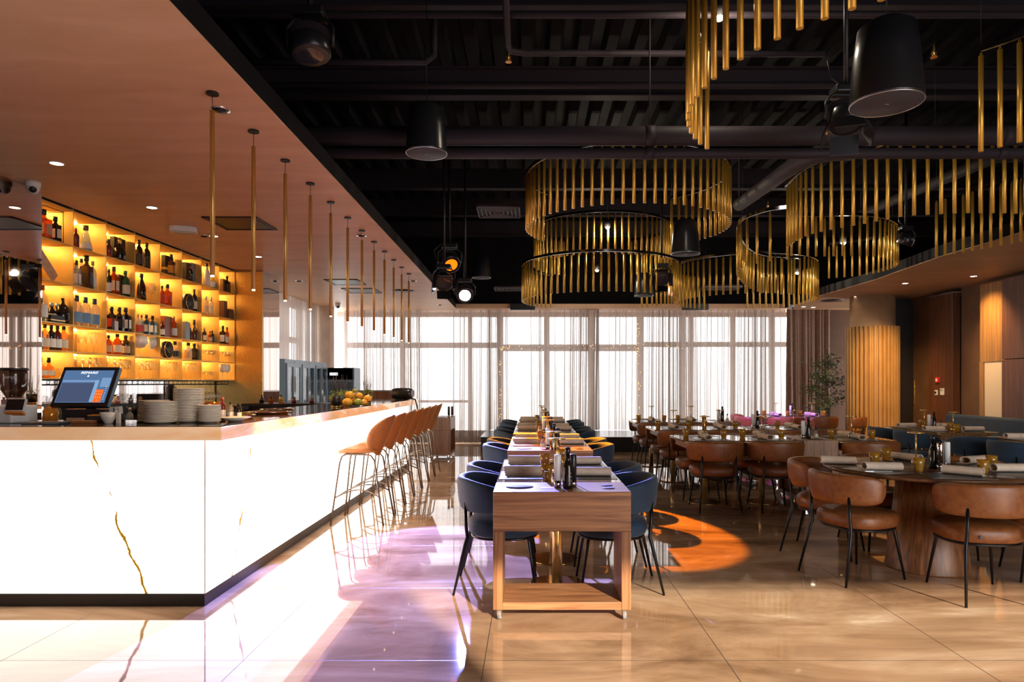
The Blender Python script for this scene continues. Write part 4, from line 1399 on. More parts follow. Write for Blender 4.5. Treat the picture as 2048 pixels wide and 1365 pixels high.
# screen frame in local x (width) and z (height), facing -y
part('bezel', MB().box(-.188, .188, 0, .03, 0, .30, M=Mt), M_blackplastic, till, 0.004)
part('side_trim', MB().box(.186, .192, .004, .034, 0.004, .298, M=Mt), principled('slate_blue_trim', (.12, .2, .28), .3), till)
scr = part('screen', MB().box(-.166, .166, -.0012, .001, .028, .272, M=Mt), emission('till_screen_blue', (.09, .17, .33), .85), till, label='blue lit screen')


def scr_rect(name, x0, x1, z0, z1, color, k=0.0004, st=1.0):
    part(name, MB().box(x0, x1, -.0016 - k, -.0012, z0, z1, M=Mt), emission('screen_' + name, color, st), scr)


scr_rect('panel', -.160, .060, .032, .175, (.055, .075, .14))
scr_rect('panel_edge', .060, .085, .032, .195, (.20, .34, .55))
scr_rect('panel_top', -.160, .085, .182, .197, (.16, .27, .46), .0003)
scr_rect('box_area', .10, .162, .145, .215, (.16, .28, .46), .0003)
scr_rect('keypad_area', .085, .135, .030, .125, (1.0, .13, .01), .0008, 1.0)
kk = MB()
for i in range(3):
    for j in range(4):
        if j == 0 and i != 1:
            continue
        kk.box(.093 + .0155 * i, .0965 + .0155 * i, -.003, -.0022, .042 + .023 * j, .0455 + .023 * j, M=Mt)
part('keys', kk, emission('key_white', (1, .9, .9), 1.0), scr)
kk = MB()
for j in range(7):
    kk.box(.146, .150, -.003, -.0022, .05 + .016 * j, .0535 + .016 * j, M=Mt)
part('side_keys', kk, emission('key_white', (1, .9, .9), 1.0), scr)
tx = text('logo_text', 'REMARIS', .026, till, Mt @ Vector((0.0, -.0024, .253)), (R(90 - 28), 0, 0), emission('logo_white', (1, 1, 1), 1.2), 0.0003, shear=0.25, sx=1.15)
tx.parent = scr
part('lock_icon', MB().box(-.005, .005, -.0024, -.0015, .222, .230, M=Mt).tube([Mt @ Vector((-.0032, -.002, .230)), Mt @ Vector((-.0025, -.002, .2345)), Mt @ Vector((.0025, -.002, .2345)), Mt @ Vector((.0032, -.002, .230))], .0009, 5), emission('logo_white', (1, 1, 1), 1.2), scr)
part('stand', MB().box(-.07, .07, 0.0, .10, 0, .012).box(-.035, .035, .03, .06, 0, .22), M_blackplastic, till, 0.003)
part('under_tray', MB().box(-.10, .17, -.10, .04, 0, .085), M_blackplastic, till, 0.006)

# coffee grinder + white machine at left edge
gx, gy = ptop(14, 836)
gr = thing('coffee_grinder', 'coffee grinder with a dark bean hopper at the left end of the bar', 'coffee grinder', (-3.50, 4.62, ZT))
part('body', MB().lathe([(.055, .0), (.058, .10), (.05, .13), (.062, .15), (.062, .165)], 28), M_chrome, gr)
part('hopper', MB().lathe([(.045, .165), (.074, .215), (.078, .32), (.074, .345)], 28), thin_glass('smoky_hopper', (.35, .25, .2), .06, (.03, .015, .01), .4), gr, label='smoky hopper with coffee beans')
part('lid', MB().lathe([(.082, .345), (.084, .352), (.078, .362)], 28), M_blackplastic, gr)
text('hopper_text', 'barcaf', .034, gr, (.030, -.077, .300), (R(90), 0, R(12)), M_white, 0.0005)
part('spout', MB().box(-.02, .02, -.09, -.05, .11, .15), M_chrome, gr, .003)
mc = thing('white_payment_terminal', 'white machine with a small dark tilted display, left end of bar', 'machine', (-3.37, 4.44, ZT))
mc.scale = (1.3, 1.0, 1.35)
part('body', MB().prism([(-.22, -.07), (.03, -.07), (.07, .02), (.07, .10), (-.22, .10)], 0, .085), M_white, mc, .008)
Mm = Matrix.Translation((.045, -.075, .055)) @ Matrix.Rotation(R(-24), 4, 'X')
part('display_housing', MB().box(-.042, .052, -.008, .012, 0, .068, M=Mm), M_white, mc, .004)
part('display', MB().box(-.038, .048, -.0095, -.007, .006, .062, M=Mm), principled('black_glass', (.01, .01, .012), .05), mc)
part('orange_edge', MB().box(-.036, .052, -.012, .02, -.010, .0, M=Mm), principled('orange_plastic', (.85, .28, .03), .4), mc)
bg = thing('orange_packet', 'crumpled orange packet beside the white machine', 'packet', (-3.24, 4.60, ZT))
pb = MB()
rr_ = random.Random(3)
rows = []
for k in range(7):
    row = []
    for i in range(18):
        a = 2 * PI * i / 18
        w = (.042, .048, .05, .05, .046, .036, .014)[k]
        q = 1 + rr_.uniform(-.12, .12)
        row.append((w * math.cos(a) * q, w * .7 * math.sin(a) * q, .018 * k))
    rows.append(row)
pb.grid(rows, closed_u=True, smooth=False)
part('foil_bag', pb, principled('orange_foil', (.75, .28, .03), .28, .3), bg)

# folders, books and cards
flat = [('menu_folder', -3.13, 4.40, .22, .13, .010, R(8), principled('taupe_cover', (.22, .19, .18), .5), 'taupe spiral folder lying left of the till', 'folder'),
        ('order_pad', -3.02, 4.34, .13, .09, .012, R(-14), principled('slate_cover', (.05, .06, .09), .4), 'dark order pad in front of the till', 'notepad'),
        ('leather_booklet', -2.88, 4.40, .12, .08, .018, R(10), principled('rust_cover', (.33, .12, .04), .5), 'rust brown booklet beside the cream bowl', 'booklet'),
        ('bill_holder', -2.84, 4.50, .12, .09, .045, R(-5), M_black, 'black bill holder with an orange top behind the booklet', 'bill holder')]
for nm, x, y, w, d, h, rz, m, lab, cat in flat:
    o = part(nm, MB().box(-w / 2, w / 2, -d / 2, d / 2, 0, h), m, None, .002, loc=(x, y, ZT))
    o.rotation_euler = (0, 0, rz)
    tag(o, lab, cat)
    if nm == 'menu_folder':
        part('spiral', MB().tube([(-.10 + .2 * k / 60, .06 + .004 * math.cos(k * 1.5), .011 + .004 * math.sin(k * 1.5)) for k in range(61)], .0012, 5), M_brass, o)
    if nm == 'bill_holder':
        part('top_edge', MB().box(-.055, .055, -.046, .04, h, h + .006), principled('orange_card', (.85, .38, .05), .5), o)
wd = part('wooden_card_box', MB().box(-.055, .055, -.02, .02, 0, .030), noisy('pale_beech', (.55, .33, .2), (.65, .42, .27), (30, 4, 4), .5), None, .002, loc=(-3.01, 4.52, ZT + .02))
wd.location.z = ZT
tag(wd, 'pale wooden card box standing under the till', 'box')
bl = thing('sauce_bowl', 'small cream bowl with a spoon, left of the plates', 'bowl', (-2.70, 4.36, ZT))
part('bowl', MB().lathe([(.022, 0), (.024, .004), (.040, .035), (.050, .072), (.047, .072), (.036, .03), (.0005, .012)], 28), M_porc, bl)
part('spoon', MB().tube([(.02, 0, .03), (.065, -.0, .10)], .0025, 6), M_chrome, bl)
sk = thing('sachet_holder', 'black holder with white sugar sachets behind the bowl', 'holder', (-2.80, 4.60, ZT))
part('holder', MB().box(-.05, .05, -.03, .03, 0, .05), M_black, sk, .003)
part('sachets', MB().box(-.045, .0, -.02, .02, .05, .095, M=Matrix.Rotation(R(5), 4, 'Y')).box(.0, .045, -.02, .02, .05, .10, M=Matrix.Rotation(R(-5), 4, 'Y')), M_white, sk, .003)
tn = part('table_number_tent', MB().prism([(-.011, -.01), (.011, -.01), (.011, .01), (-.011, .01)], 0, .070), M_porc, None, .001, loc=(-2.635, 4.36, ZT))
tag(tn, 'small upright cream card beside the bowl', 'card')
kn = part('napkin_dispenser', MB().box(-.075, .075, -.06, .06, 0, .185), M_blackplastic, None, .004, loc=(-2.62, 4.86 - .14, ZT))
tag(kn, 'black upright dispenser behind the plate stacks', 'dispenser')
part('gold_button', MB().lathe([(.014, 0), (.014, .004)], 18, M=Matrix.Translation((-.045, -.062, .155)) @ Matrix.Rotation(R(90), 4, 'X')), M_brass, kn)


def straws():
    t = thing('straw_holder', 'black holder full of upright black straws behind the plates', 'straw holder', (-2.50, 4.72, ZT))
    part('cup', MB().cyl(0, 0, 0, .12, .045, 24), M_black, t)
    s = MB()
    r = random.Random(5)
    for k in range(26):
        a, q = r.uniform(0, 6.28), r.uniform(0, .034)
        x, y = q * math.cos(a), q * math.sin(a)
        s.tube([(x, y, .02), (x * 1.2, y * 1.2, .245 + r.uniform(-.01, .01))], .0035, 6)
    o = part('straws', s, M_blackplastic, t)
    return t


straws()


def plate_mesh(r, h=.012):
    return MB().lathe([(.0005, .002), (r * .55, 0.0), (r * .60, .003), (r * .98, h), (r, h + .003), (r * .97, h + .004), (r * .58, .007), (.0005, .006)], 40, cap=False).mesh('plate', M_porc)


PM = {}
stacks = [('nearest the till', -2.40 - .06, 4.60, .094, 13, .0102), ('broad stack second from the till', -2.345, 4.40, .098, 14, .0098), ('tallest stack', -2.20, 4.46, .088, 22, .0100), ('short stack at the right', -2.115, 4.52 - .05, .068, 13, .0082)]
stacks = [('stack nearest the dispenser', -2.52, 4.56, .095, 13, .0108), ('broad second stack', -2.385, 4.40, .098, 14, .0098), ('tallest plate stack', -2.265, 4.52, .095, 21, .0104), ('small plate stack on the right', -2.10, 4.46, .070, 13, .0084)]
for nm, x, y, r, n, dz in stacks:
    if r not in PM:
        PM[r] = plate_mesh(r)
    for k in range(n):
        o = link('plate', PM[r], None, (x, y, ZT + dz * k))
        tag(o, f'cream plate in the {nm}, {ORD[k]} from the bottom', 'plate', 'stacked cream plates on the bar')
o = part('saucer', MB().lathe([(.0005, .002), (.04, 0), (.055, .012), (.098, .03), (.096, .032), (.04, .008), (.0005, .006)], 36, cap=False), M_porc, loc=(-1.985, 4.58, ZT))
tag(o, 'single wide rimmed cream plate right of the plate stacks', 'plate')
# bottles behind the plates
for i, (x, y, gl, h) in enumerate(((-2.15, 4.76, 'red', .16), (-2.09, 4.75, 'clear', .13), (-2.04, 4.76, 'dark', .12))):
    bottle('round', h, .02, gl, 'black' if i else 'red', 'white', (x, y, ZT), f'tiny {GW[gl]} bottle behind the small plate stack', 'tiny bottles behind the plates')
o = part('copper_bowl', MB().lathe([(.0005, 0), (.05, 0), (.062, .06), (.082, .085), (.078, .085), (.058, .055), (.0005, .01)], 30, cap=False), principled('copper_glaze', (.30, .10, .03), .15, .7), loc=(-2.24, 4.73, ZT + .085))
o.location.z = ZT
o.scale = (1, 1, 1.5)
tag(o, 'dark copper bowl behind the plate stacks', 'bowl')

# copper cloches / trays along the side run
for i, (x, y, r) in enumerate(((-2.25, 5.15, .16), (-2.20, 5.75, .17), (-2.36, 6.35, .15))):
    t = thing('round_tray', ['round dark glossy tray on the bar nearest the corner', 'round dark glossy tray, middle one on the bar', 'round dark glossy tray, farthest one on the bar'][i], 'tray', (x, y, ZT), 0, 'round glossy trays on the bar')
    part('dish', MB().lathe([(.0005, .004), (r * .8, .004), (r * .96, .018), (r, .020), (r, .016), (r * .82, 0.0), (.0005, 0)], 40, cap=False), principled('bronze_tray', (.32, .17, .10), .12, .9), t)
    part('rim', MB().tube([(r * math.cos(2 * PI * k / 40), r * math.sin(2 * PI * k / 40), .019) for k in range(40)], .003, 6, True), M_chrome, t)
for i, (x, y, h, c) in enumerate(((-3.6, 9.45, .10, 'amber'), (-3.5, 9.55, .12, 'gold'), (-3.3, 9.5, .09, 'red'), (-3.75, 9.5, .12, 'dark'), (-3.05, 9.5, .08, 'red'))):
    bottle('squat', h, .03, c, 'black', None, (x, y, 1.10), f'small {GW[c]} jar on the black return counter, {ORD[i]} of the row', 'small jars on the return counter')
wb = part('wine_cooler_bowl', MB().lathe([(.0005, 0), (.09, 0), (.13, .13), (.12, .13), (.085, .01), (.0005, .01)], 30, cap=False), M_black, loc=(-3.45, 7.9, .94))
wb.location = (-3.95, 9.3, .94)
tag(wb, 'black bowl on the back bar beside the brass wall', 'bowl')
for i in range(9):
    y = 6.2 + .26 * i
    g = ['dark', 'amber', 'clear', 'dark', 'brown', 'green', 'clear', 'red', 'dark'][i]
    bottle('round', .20, .03, g, ['black', 'gold', 'silver'][i % 3], 'cream' if i % 2 else None, (-3.95 + .05 * (i % 2), y, .94), f'{GW[g]} bottle on the back bar worktop, {ORD[i]} from the camera', 'bottles on the back bar worktop')

# plants, pumpkins, portable loudspeaker
M_leaf = noisy('herb_green', (.10, .16, .02), (.35, .38, .06), (14, 14, 14), .6)
M_twig = principled('dark_seed_heads', (.05, .035, .04), .7)


def herb_pot(seed):
    t = thing('potted_herb', 'x', 'potted plant')
    part('pot', MB().lathe([(.055, .018), (.062, .12), (.056, .12), (.05, .03), (.0005, .03)], 24), M_black, t)
    part('gold_base', MB().cyl(0, 0, 0, .02, .05, 24), M_brass, t)
    r = random.Random(seed)
    lf, tw = MB(), MB()
    for k in range(230):
        a, q, h = r.uniform(0, 6.28), r.uniform(0, .085), r.uniform(.11, .20)
        c = Vector((q * math.cos(a), q * math.sin(a), h - q * .5))
        u = Vector((r.uniform(-1, 1), r.uniform(-1, 1), r.uniform(-.5, 1))).normalized() * r.uniform(.010, .02)
        w = u.cross(Vector((r.uniform(-1, 1), r.uniform(-1, 1), 1))).normalized() * .006
        lf.add([c, c + u * .5 + w, c + u, c + u * .5 - w], [(0, 1, 2, 3)])
    for k in range(16):
        a, q = r.uniform(0, 6.28), r.uniform(0, .07)
        x, y = q * math.cos(a), q * math.sin(a)
        hh = r.uniform(.24, .36)
        tw.tube([(x * .6, y * .6, .12), (x * 1.2, y * 1.2, hh)], .0012, 4)
        for j in range(7):
            zz = .18 + (hh - .18) * j / 6
            f = (zz - .12) / (hh - .12)
            tw.ball((x * (.6 + .6 * f) + r.uniform(-.006, .006), y * (.6 + .6 * f), zz), .0035, 5, 3)
    part('leaves', lf, M_leaf, t)
    part('seed_stalks', tw, M_twig, t)
    return t


for (x, y, s, lab) in ((-2.10, 7.35, 1, 'black potted herb on the bar left of the pumpkins'), (-2.10, 8.75, 2, 'black potted herb on the bar right of the pumpkins'), (-2.20, 8.0, 3, 'black potted herb hidden behind the pumpkins')):
    o = herb_pot(s)
    o.location = (x, y, ZT)
    o['label'] = lab
M_pump = noisy('orange_pumpkin_skin', (.80, .33, .02), (.92, .50, .05), (14, 14, 14), .4)
M_pumpg = principled('green_gourd_skin', (.30, .30, .03), .4)
pk = [(-2.04, 7.72, .0, .062, 0), (-1.97, 7.82, .0, .055, 1), (-2.05, 7.86, .0, .06, 0), (-2.10, 7.78, .075, .058, 0), (-2.0, 7.86, .078, .055, 0), (-2.03, 7.80, .145, .034, 1), (-1.93, 7.90, .0, .045, 0), (-1.92, 7.99, .0, .048, 0)]
pk = [(-2.06, 7.66, .0, .060, 0), (-1.955, 7.70, .0, .056, 1), (-2.01, 7.80, .0, .058, 0), (-1.93, 7.84, .0, .050, 0), (-2.05, 7.72, .080, .058, 0), (-1.965, 7.78, .078, .050, 0), (-2.0, 7.75, .15, .03, 1), (-1.905, 7.97, .045, .050, 0)]
for i, (x, y, z, r, g) in enumerate(pk):
    t = thing('green_gourd' if g else 'mini_pumpkin', '', 'pumpkin', (x, y, ZT + z), rnd.uniform(0, 6), 'pumpkins heaped on the bar')
    t['label'] = ['orange mini pumpkin, lowest at the left of the heap', 'green gourd at the foot of the heap', 'orange mini pumpkin in the middle of the bottom layer', 'orange mini pumpkin at the right foot of the heap', 'orange mini pumpkin, upper left in the heap', 'orange mini pumpkin, upper right in the heap', 'small green gourd on top of the pumpkin heap', 'orange mini pumpkin set apart at the right'][i]
    b = MB()
    rows = []
    for k in range(9):
        th_ = PI * k / 8
        rows.append([(max(r * math.sin(th_), 1e-4) * (1 - .07 * abs(math.cos(5 * a))) * math.cos(a), max(r * math.sin(th_), 1e-4) * (1 - .07 * abs(math.cos(5 * a))) * math.sin(a), r * .78 - r * .78 * math.cos(th_)) for a in [2 * PI * j / 30 for j in range(30)]])
    b.grid(rows, closed_u=True)
    part('flesh', b, M_pumpg if g else M_pump, t)
    part('stalk', MB().tube([(0, 0, r * 1.5), (.004, 0, r * 1.5 + .012), (.01, .003, r * 1.5 + .02)], .004, 6), M_leaf, t)
wb = thing('wire_stand', 'small brass wire stand holding the pumpkin set apart', 'stand', (-1.905, 7.97, ZT))
part('ring', MB().tube([(.04 * math.cos(a), .04 * math.sin(a), .05) for a in [2 * PI * k / 20 for k in range(20)]], .002, 5, True), M_brass, wb)
part('wires', MB().tube([(.04, 0, .05), (.055, 0, 0)], .002, 5).tube([(-.02, .035, .05), (-.03, .045, 0)], .002, 5).tube([(-.02, -.035, .05), (-.03, -.045, 0)], .002, 5), M_brass, wb)
sp = thing('portable_loudspeaker', 'black barrel shaped portable loudspeaker at the far end of the bar', 'loudspeaker', (-2.02, 10.72, ZT), R(-8))
part('barrel', MB().lathe([(.05, -.17), (.078, -.155), (.088, -.10), (.092, 0), (.088, .10), (.078, .155), (.05, .17)], 28, M=Matrix.Translation((0, 0, .095)) @ Matrix.Rotation(R(90), 4, 'Y')), M_blackplastic, sp)
part('woofer', MB().lathe([(.0005, 0), (.05, .004), (.062, .012), (.066, 0)], 24, cap=False, M=Matrix.Translation((.165, 0, .095)) @ Matrix.Rotation(R(90), 4, 'Y')), M_steel, sp)
part('foot', MB().box(-.11, .11, -.04, .04, 0, .02), M_blackplastic, sp, .004)
o = part('power_cable', MB().tube([(-1.86, 10.75, ZT + .02), (-1.80, 10.8, ZT + .03), (-1.70, 10.85, ZT - .0), (-1.66, 10.86, .95), (-1.655, 10.86, .7)], .012, 8), M_black)
o.location = (-.14, 0, 0)
tag(o, 'thick black cable hanging from the far end of the bar', 'cable')

# glass fridges
M_fridge = principled('blue_grey_fridge', (.20, .26, .31), .3, .4)
M_fglass = thin_glass('fridge_glass', (.9, .93, .95), .10)
for k in range(3):
    y0 = 11.45 + .78 * k
    t = thing('wine_fridge', ['tall glass wine fridge nearest the brass wall', 'tall glass wine fridge in the middle of the three', 'tall glass wine fridge nearest the corner pier'][k], 'fridge', (-4.55, y0, 0), 0, 'row of glass wine fridges')
    part('carcass', MB().box(0, .42, 0, .03, 0, 1.79).box(0, .42, .75, .78, 0, 1.79).box(0, .42, .03, .75, 1.70, 1.79).box(0, .42, .03, .75, 0, .12), M_fridge, t, .003)
    part('rear_glass', MB().box(0.0, .008, .03, .75, .12, 1.70), M_fglass, t)
    for j in range(2):
        a = .03 + .36 * j
        d_ = part('door', MB().box(.42, .45, a, a + .05, .12, 1.72).box(.42, .45, a + .31, a + .36, .12, 1.72).box(.42, .45, a + .05, a + .31, 1.66, 1.72).box(.42, .45, a + .05, a + .31, .12, .18), M_fridge, t, .003)
        part('pane', MB().box(.43, .436, a + .05, a + .31, .18, 1.66), M_fglass, d_)
        part('handle', MB().tube([(.46, a + (.33 if j == 0 else .03), .9), (.46, a + (.33 if j == 0 else .03), 1.5)], .006, 6), M_chrome, d_)
    sh = MB()
    for j in range(4):
        sh.box(.02, .41, .03, .75, .45 + .32 * j, .458 + .32 * j)
    part('shelves', sh, M_steel, t)
    part('lock', MB().box(.45, .452, .37, .40, 1.73, 1.76), M_black, t)
for k in range(3):
    for j in range(4):
        bottle('wine', .30, .038, ['dark', 'brown', 'gold', 'green'][(k + j) % 4], 'gold', 'cream', (-4.40, 11.62 + .78 * k + .14 * j, .458 + .32 * 2), f'wine bottle in the {["near", "middle", "far"][k]} glass fridge, {ORD[j]} from the camera', 'wine bottles in the glass fridges')
t = thing('display_fridge', 'lower grey display fridge beyond the three wine fridges', 'fridge', (-4.25, 14.1, 0))
part('carcass', MB().box(0, .6, 0, .03, 0, 1.70).box(0, .03, .03, .5, 0, 1.7).box(.57, .6, .03, .5, 0, 1.7).box(.03, .57, 0, .5, 1.45, 1.70).box(.03, .57, .03, .5, 0, .1), M_fridge, t, .004)
part('door_frame', MB().box(0, .6, -.03, -.001, 1.40, 1.45).box(0, .05, -.03, -.001, .1, 1.40).box(.55, .6, -.03, -.001, .1, 1.40).box(.05, .55, -.03, -.001, .1, .16), M_fridge, t, .003)
part('pane', MB().box(.05, .55, -.02, -.014, .16, 1.40), M_fglass, t)
part('display', MB().box(.10, .26, -.036, -.0, 1.54, 1.60), principled('lit_display', (.7, .75, .78), .3, emit=.6, ecol=(.9, .95, 1)), t, label='small pale digital display')
lw = part('reception_desk', MB().box(-3.35, -2.62, 13.2, 13.5, 0, 1.22), M_walnut_v, None, .004)
tag(lw, 'walnut reception desk behind the bar in front of the curtains', 'desk')
part('top', MB().box(-3.37, -2.60, 13.18, 13.52, 1.22, 1.245), M_steel, lw)

# ------------------------------------------------------------------ chairs


def sup(a, rx, ry, e=2.6):
    c, s = math.cos(a), math.sin(a)
    return (math.copysign(abs(c) ** (2 / e), c) * rx, math.copysign(abs(s) ** (2 / e), s) * ry)


def dining_chair(fab, name, arc, drop, hi=.765, lo=.535):
    t = thing(name, 'x', 'chair')
    b = MB()
    lay = [(.370, .90), (.380, .99), (.405, 1.03), (.44, 1.035), (.462, 1.0), (.476, .92), (.484, .75), (.487, .4), (.487, .001)]
    b.grid([[(*(q * s for q in sup(2 * PI * i / 40, .245, .235)), z) for i in range(40)] for z, s in lay], closed_u=True)
    b.add([(*(q * .9 for q in sup(2 * PI * i / 40, .245, .235)), .370) for i in range(40)][::-1], [tuple(range(40))])
    part('seat', b, fab, t)
    # wrap-around back: rounded section swept round an arc
    rows = []
    n = 34
    for k in range(n + 1):
        u = -1 + 2 * k / n
        a = R(arc) * u
        e = max(1 - abs(u) ** 7, 0.0) ** 0.5
        H = (hi - lo) / 2 * (0.35 + 0.65 * e) - drop * .5 * max(abs(u) - .25, 0) ** 1.5
        T = .030 * (0.25 + 0.75 * e)
        zc = (hi + lo) / 2 - drop * .45 * max(abs(u) - .25, 0) ** 1.5
        row = []
        for i in range(16):
            q = 2 * PI * i / 16
            dx, dz = sup(q, T, H, 3.2)
            lean = -.022 * (zc + dz - lo) / (hi - lo)
            rx, ry = .290 + dx, .272 + dx
            row.append(((rx - lean) * math.sin(a), -(ry - lean) * math.cos(a) - 0.005, zc + dz))
        rows.append(row)
    bb_ = MB().grid(rows, closed_u=True)
    for rw, rev in ((rows[0], False), (rows[-1], True)):
        bb_.add(rw[::-1] if rev else rw, [tuple(range(16))], True)
    part('backrest', bb_, fab, t)
    part('seat_frame', MB().tube([(*(q * .93 for q in sup(2 * PI * i / 32, .245, .235)), .362) for i in range(32)], .009, 8, True), M_legs, t)
    for s in (-1, 1):
        part('leg', MB().tube([(s * .178, -.252, .60), (s * .180, -.246, .44), (s * .182, -.238, .37), (s * .19, -.25, .33), (s * .225, -.325, 0)], [.011, .0115, .012, .012, .008], 10), M_legs, t)
        part('leg', MB().tube([(s * .165, .155, .372), (s * .172, .165, .34), (s * .215, .215, 0)], [.011, .012, .008], 10), M_legs, t)
    part('tag', MB().box(-.006, .006, -.0030, .0, .405, .428, M=Matrix.Translation((-.10, -.245, 0))), M_black, t)
    return t


def blue_chair():
    return dining_chair(M_velvet, 'velvet_chair', 118, .14, .757)


def brown_chair():
    return dining_chair(M_leather, 'leather_chair', 80, .02, .755, .54)


def purple_chair():
    return dining_chair(M_leather, 'leather_chair', 80, .02, .755, .54)


TX = .18
side_w = {1: 'right', -1: 'left'}
for i, y in enumerate((4.66, 5.34, 7.07, 7.76, 9.15, 9.83, 10.98, 11.66)):
    for s in (-1, 1):
        place('blue', blue_chair, (TX + s * .36, y, 0), R(90) if s > 0 else R(-90),
              f'navy velvet chair on the {side_w[s]} side of the middle row, {ORD[i]} from the camera', 'navy chairs along the middle row of tables')

# ------------------------------------------------------------------ tables
TZ = .748


def cafe_table():
    t = thing('dining_table', 'x', 'table')
    w, l = .33, .40
    part('tabletop', MB().prism(rrect(-w, w, -l, l, .03), TZ - .012, TZ), M_tabletop, t)
    part('brass_edge', MB().prism(rrect(-w + .002, w - .002, -l + .002, l - .002, .03), TZ - .024, TZ - .0121), M_brass, t)
    part('apron', MB().box(-w + .06, w - .06, -l + .07, l - .07, TZ - .10, TZ - .0242), M_walnut_h, t, .003)
    part('column', MB().cyl(0, 0, .014, TZ - .10, .036, 28), M_brass, t)
    part('base', MB().lathe([(.185, 0), (.19, .004), (.19, .010), (.185, .014)], 44), M_brassdisc, t)
    return t


def trolley(side=False):
    t = thing('serving_trolley', 'x', 'trolley')
    M_walnut_h = M_walnut_v if side else globals()['M_walnut_h']
    w, l = .40, .19
    part('box', MB().box(-w, w, -l, l, .52, TZ + .002), M_walnut_h, t, .0025)
    for s in (-1, 1):
        part('side_board', MB().box(s * w - (.055 if s > 0 else 0), s * w + (0 if s > 0 else .055), -l, l, .065, .519), M_walnut_v, t, .002)
    part('bottom_board', MB().box(-w + .0555, w - .0555, -l, l, .065, .110), M_walnut_h, t, .002)
    for (x, y, r) in ((-.25, .0, .085), (.285, -.055, .038), (.285, .055, .038)):
        part('hole_shade_disc', MB().lathe([(.0005, TZ + .0036), (r, TZ + .0036), (r, TZ + .0022)], 36, (x, y, 0), cap=False), principled('shaded_hole_wood', (.05, .018, .008), .8), t, label='flat dark disc painted as a shaded bottle hole')  # flat disc; the hole's inner shade is put into its dark colour
    for sx in (-1, 1):
        for sy in (-1, 1):
            c = part('caster', MB().lathe([(.006, -.011), (.027, -.011), (.029, -.008), (.029, .008), (.027, .011), (.006, .011)], 24, M=Matrix.Translation((sx * (w - .035), sy * (l - .035), .029)) @ Matrix.Rotation(R(90), 4, 'Y')), M_caster, t)
            part('bracket', MB().box(-.016, .016, -.016, .016, .050, .0645).box(-.015, -.012, -.008, .008, .025, .055).box(.012, .015, -.008, .008, .025, .055), M_chrome, c, loc=(sx * (w - .035), sy * (l - .035), 0))
    return t


def table(x, y, rz, label):
    place('table', cafe_table, (x, y, 0), rz, label, 'square brass edged dining tables')


def trol(x, y, rz, label):
    return place('trolley%d' % (rz > 0), lambda: trolley(rz > 0), (x, y, 0), rz, label, 'walnut serving trolleys')


# ------------------------------------------------------------------ tableware


def lamp():
    t = thing('table_lamp', 'x', 'table lamp')
    part('base', MB().lathe([(.034, 0), (.034, .030), (.030, .033)], 24), M_brass, t)
    part('stem', MB().cyl(0, 0, .033, .245, .006, 12), M_brass, t)
    part('disc_shade', MB().lathe([(.004, .238), (.056, .243), (.060, .247), (.060, .252), (.0005, .254)], 32, cap=False), M_brass, t)
    return t


def tumbler():
    t = MB().lathe([(.0005, .0), (.026, 0), (.030, .012), (.036, .060), (.040, .098), (.0375, .098), (.033, .058), (.0265, .014), (.0005, .012)], 28, cap=False)
    o = part('amber_tumbler', t, M_amber)
    o['category'] = 'glass'
    return o


def napkin():
    t = thing('rolled_napkin', 'x', 'napkin')
    L = .125
    rows = []
    for k in range(13):
        y = -L + 2 * L * k / 12
        row = []
        for i in range(20):
            a = 2 * PI * i / 20
            wv = 1 + .05 * math.sin(5 * y * 20 + 2 * a)
            row.append((.043 * math.cos(a) * wv, y + .004 * math.cos(a), .030 + .0295 * math.sin(a)))
        rows.append(row)
    inner = [[(p[0] * .82, p[1], .030 + (p[2] - .030) * .8) for p in r_] for r_ in rows]
    b = MB().grid(rows, closed_u=True).grid([list(reversed(q)) for q in inner], closed_u=True)
    b.grid([rows[0], inner[0]], closed_u=True, smooth=False).grid([inner[-1], rows[-1]], closed_u=True, smooth=False)
    part('roll', b, M_napkin, t)
    part('flap', MB().box(.015, .062, -L + .002, L - .002, .0005, .005, M=Matrix.Rotation(R(-3), 4, 'Z')), M_napkinflap, t)
    return t


def placemat():
    o = part('placemat', MB().prism(rrect(-.20, .20, -.145, .145, .004, 2), 0, .0025), M_mat)
    o['category'] = 'placemat'
    return o


def fork():
    t = thing('fork', 'x', 'fork')
    part('handle', MB().box(-.003, .003, -.10, .03, .0, .0025), M_chrome, t, .001)
    f = MB().box(-.009, .009, .03, .05, .0, .0025)
    for k in range(4):
        f.box(-.009 + .0052 * k, -.0065 + .0052 * k, .05, .09, .0, .0022)
    part('tines', f, M_chrome, t)
    return t


def knife():
    t = thing('knife', 'x', 'knife')
    part('handle', MB().box(-.0045, .0045, -.10, .0, .0, .004), M_chrome, t, .001)
    part('blade', MB().prism([(-.006, .0), (.006, .0), (.007, .07), (.002, .11), (-.006, .10)], .001, .0025), M_chrome, t)
    return t


def pepper(mat, nm):
    def f():
        t = thing(nm, 'x', 'grinder')
        part('body', MB().lathe([(.021, .045), (.021, .195), (.018, .20), (.0005, .2)], 24), mat, t)
        part('steel_base', MB().cyl(0, 0, 0, .045, .022, 24), M_chrome, t)
        return t
    return f


def oil():
    t = thing('oil_bottle', 'x', 'bottle')
    part('glass_body', MB().lathe([(.0005, 0), (.029, 0), (.030, .02), (.029, .125), (.020, .155), (.0135, .175), (.0125, .215), (.0005, .215)], 24, cap=False), GLASSM['dark'], t)
    part('cap', MB().lathe([(.015, .21), (.0165, .225), (.0165, .245), (.0005, .247)], 20), M_blackplastic, t)
    mk = MB()
    for (z, s) in ((.095, .006), (.075, .009), (.05, .010), (.03, .006)):
        mk.tube([(.010 + s * math.cos(2 * PI * k / 14), -.0287, z + s * .7 * math.sin(2 * PI * k / 14)) for k in range(14)], .0009, 4, True)
    part('white_print', mk, M_white, t)
    return t


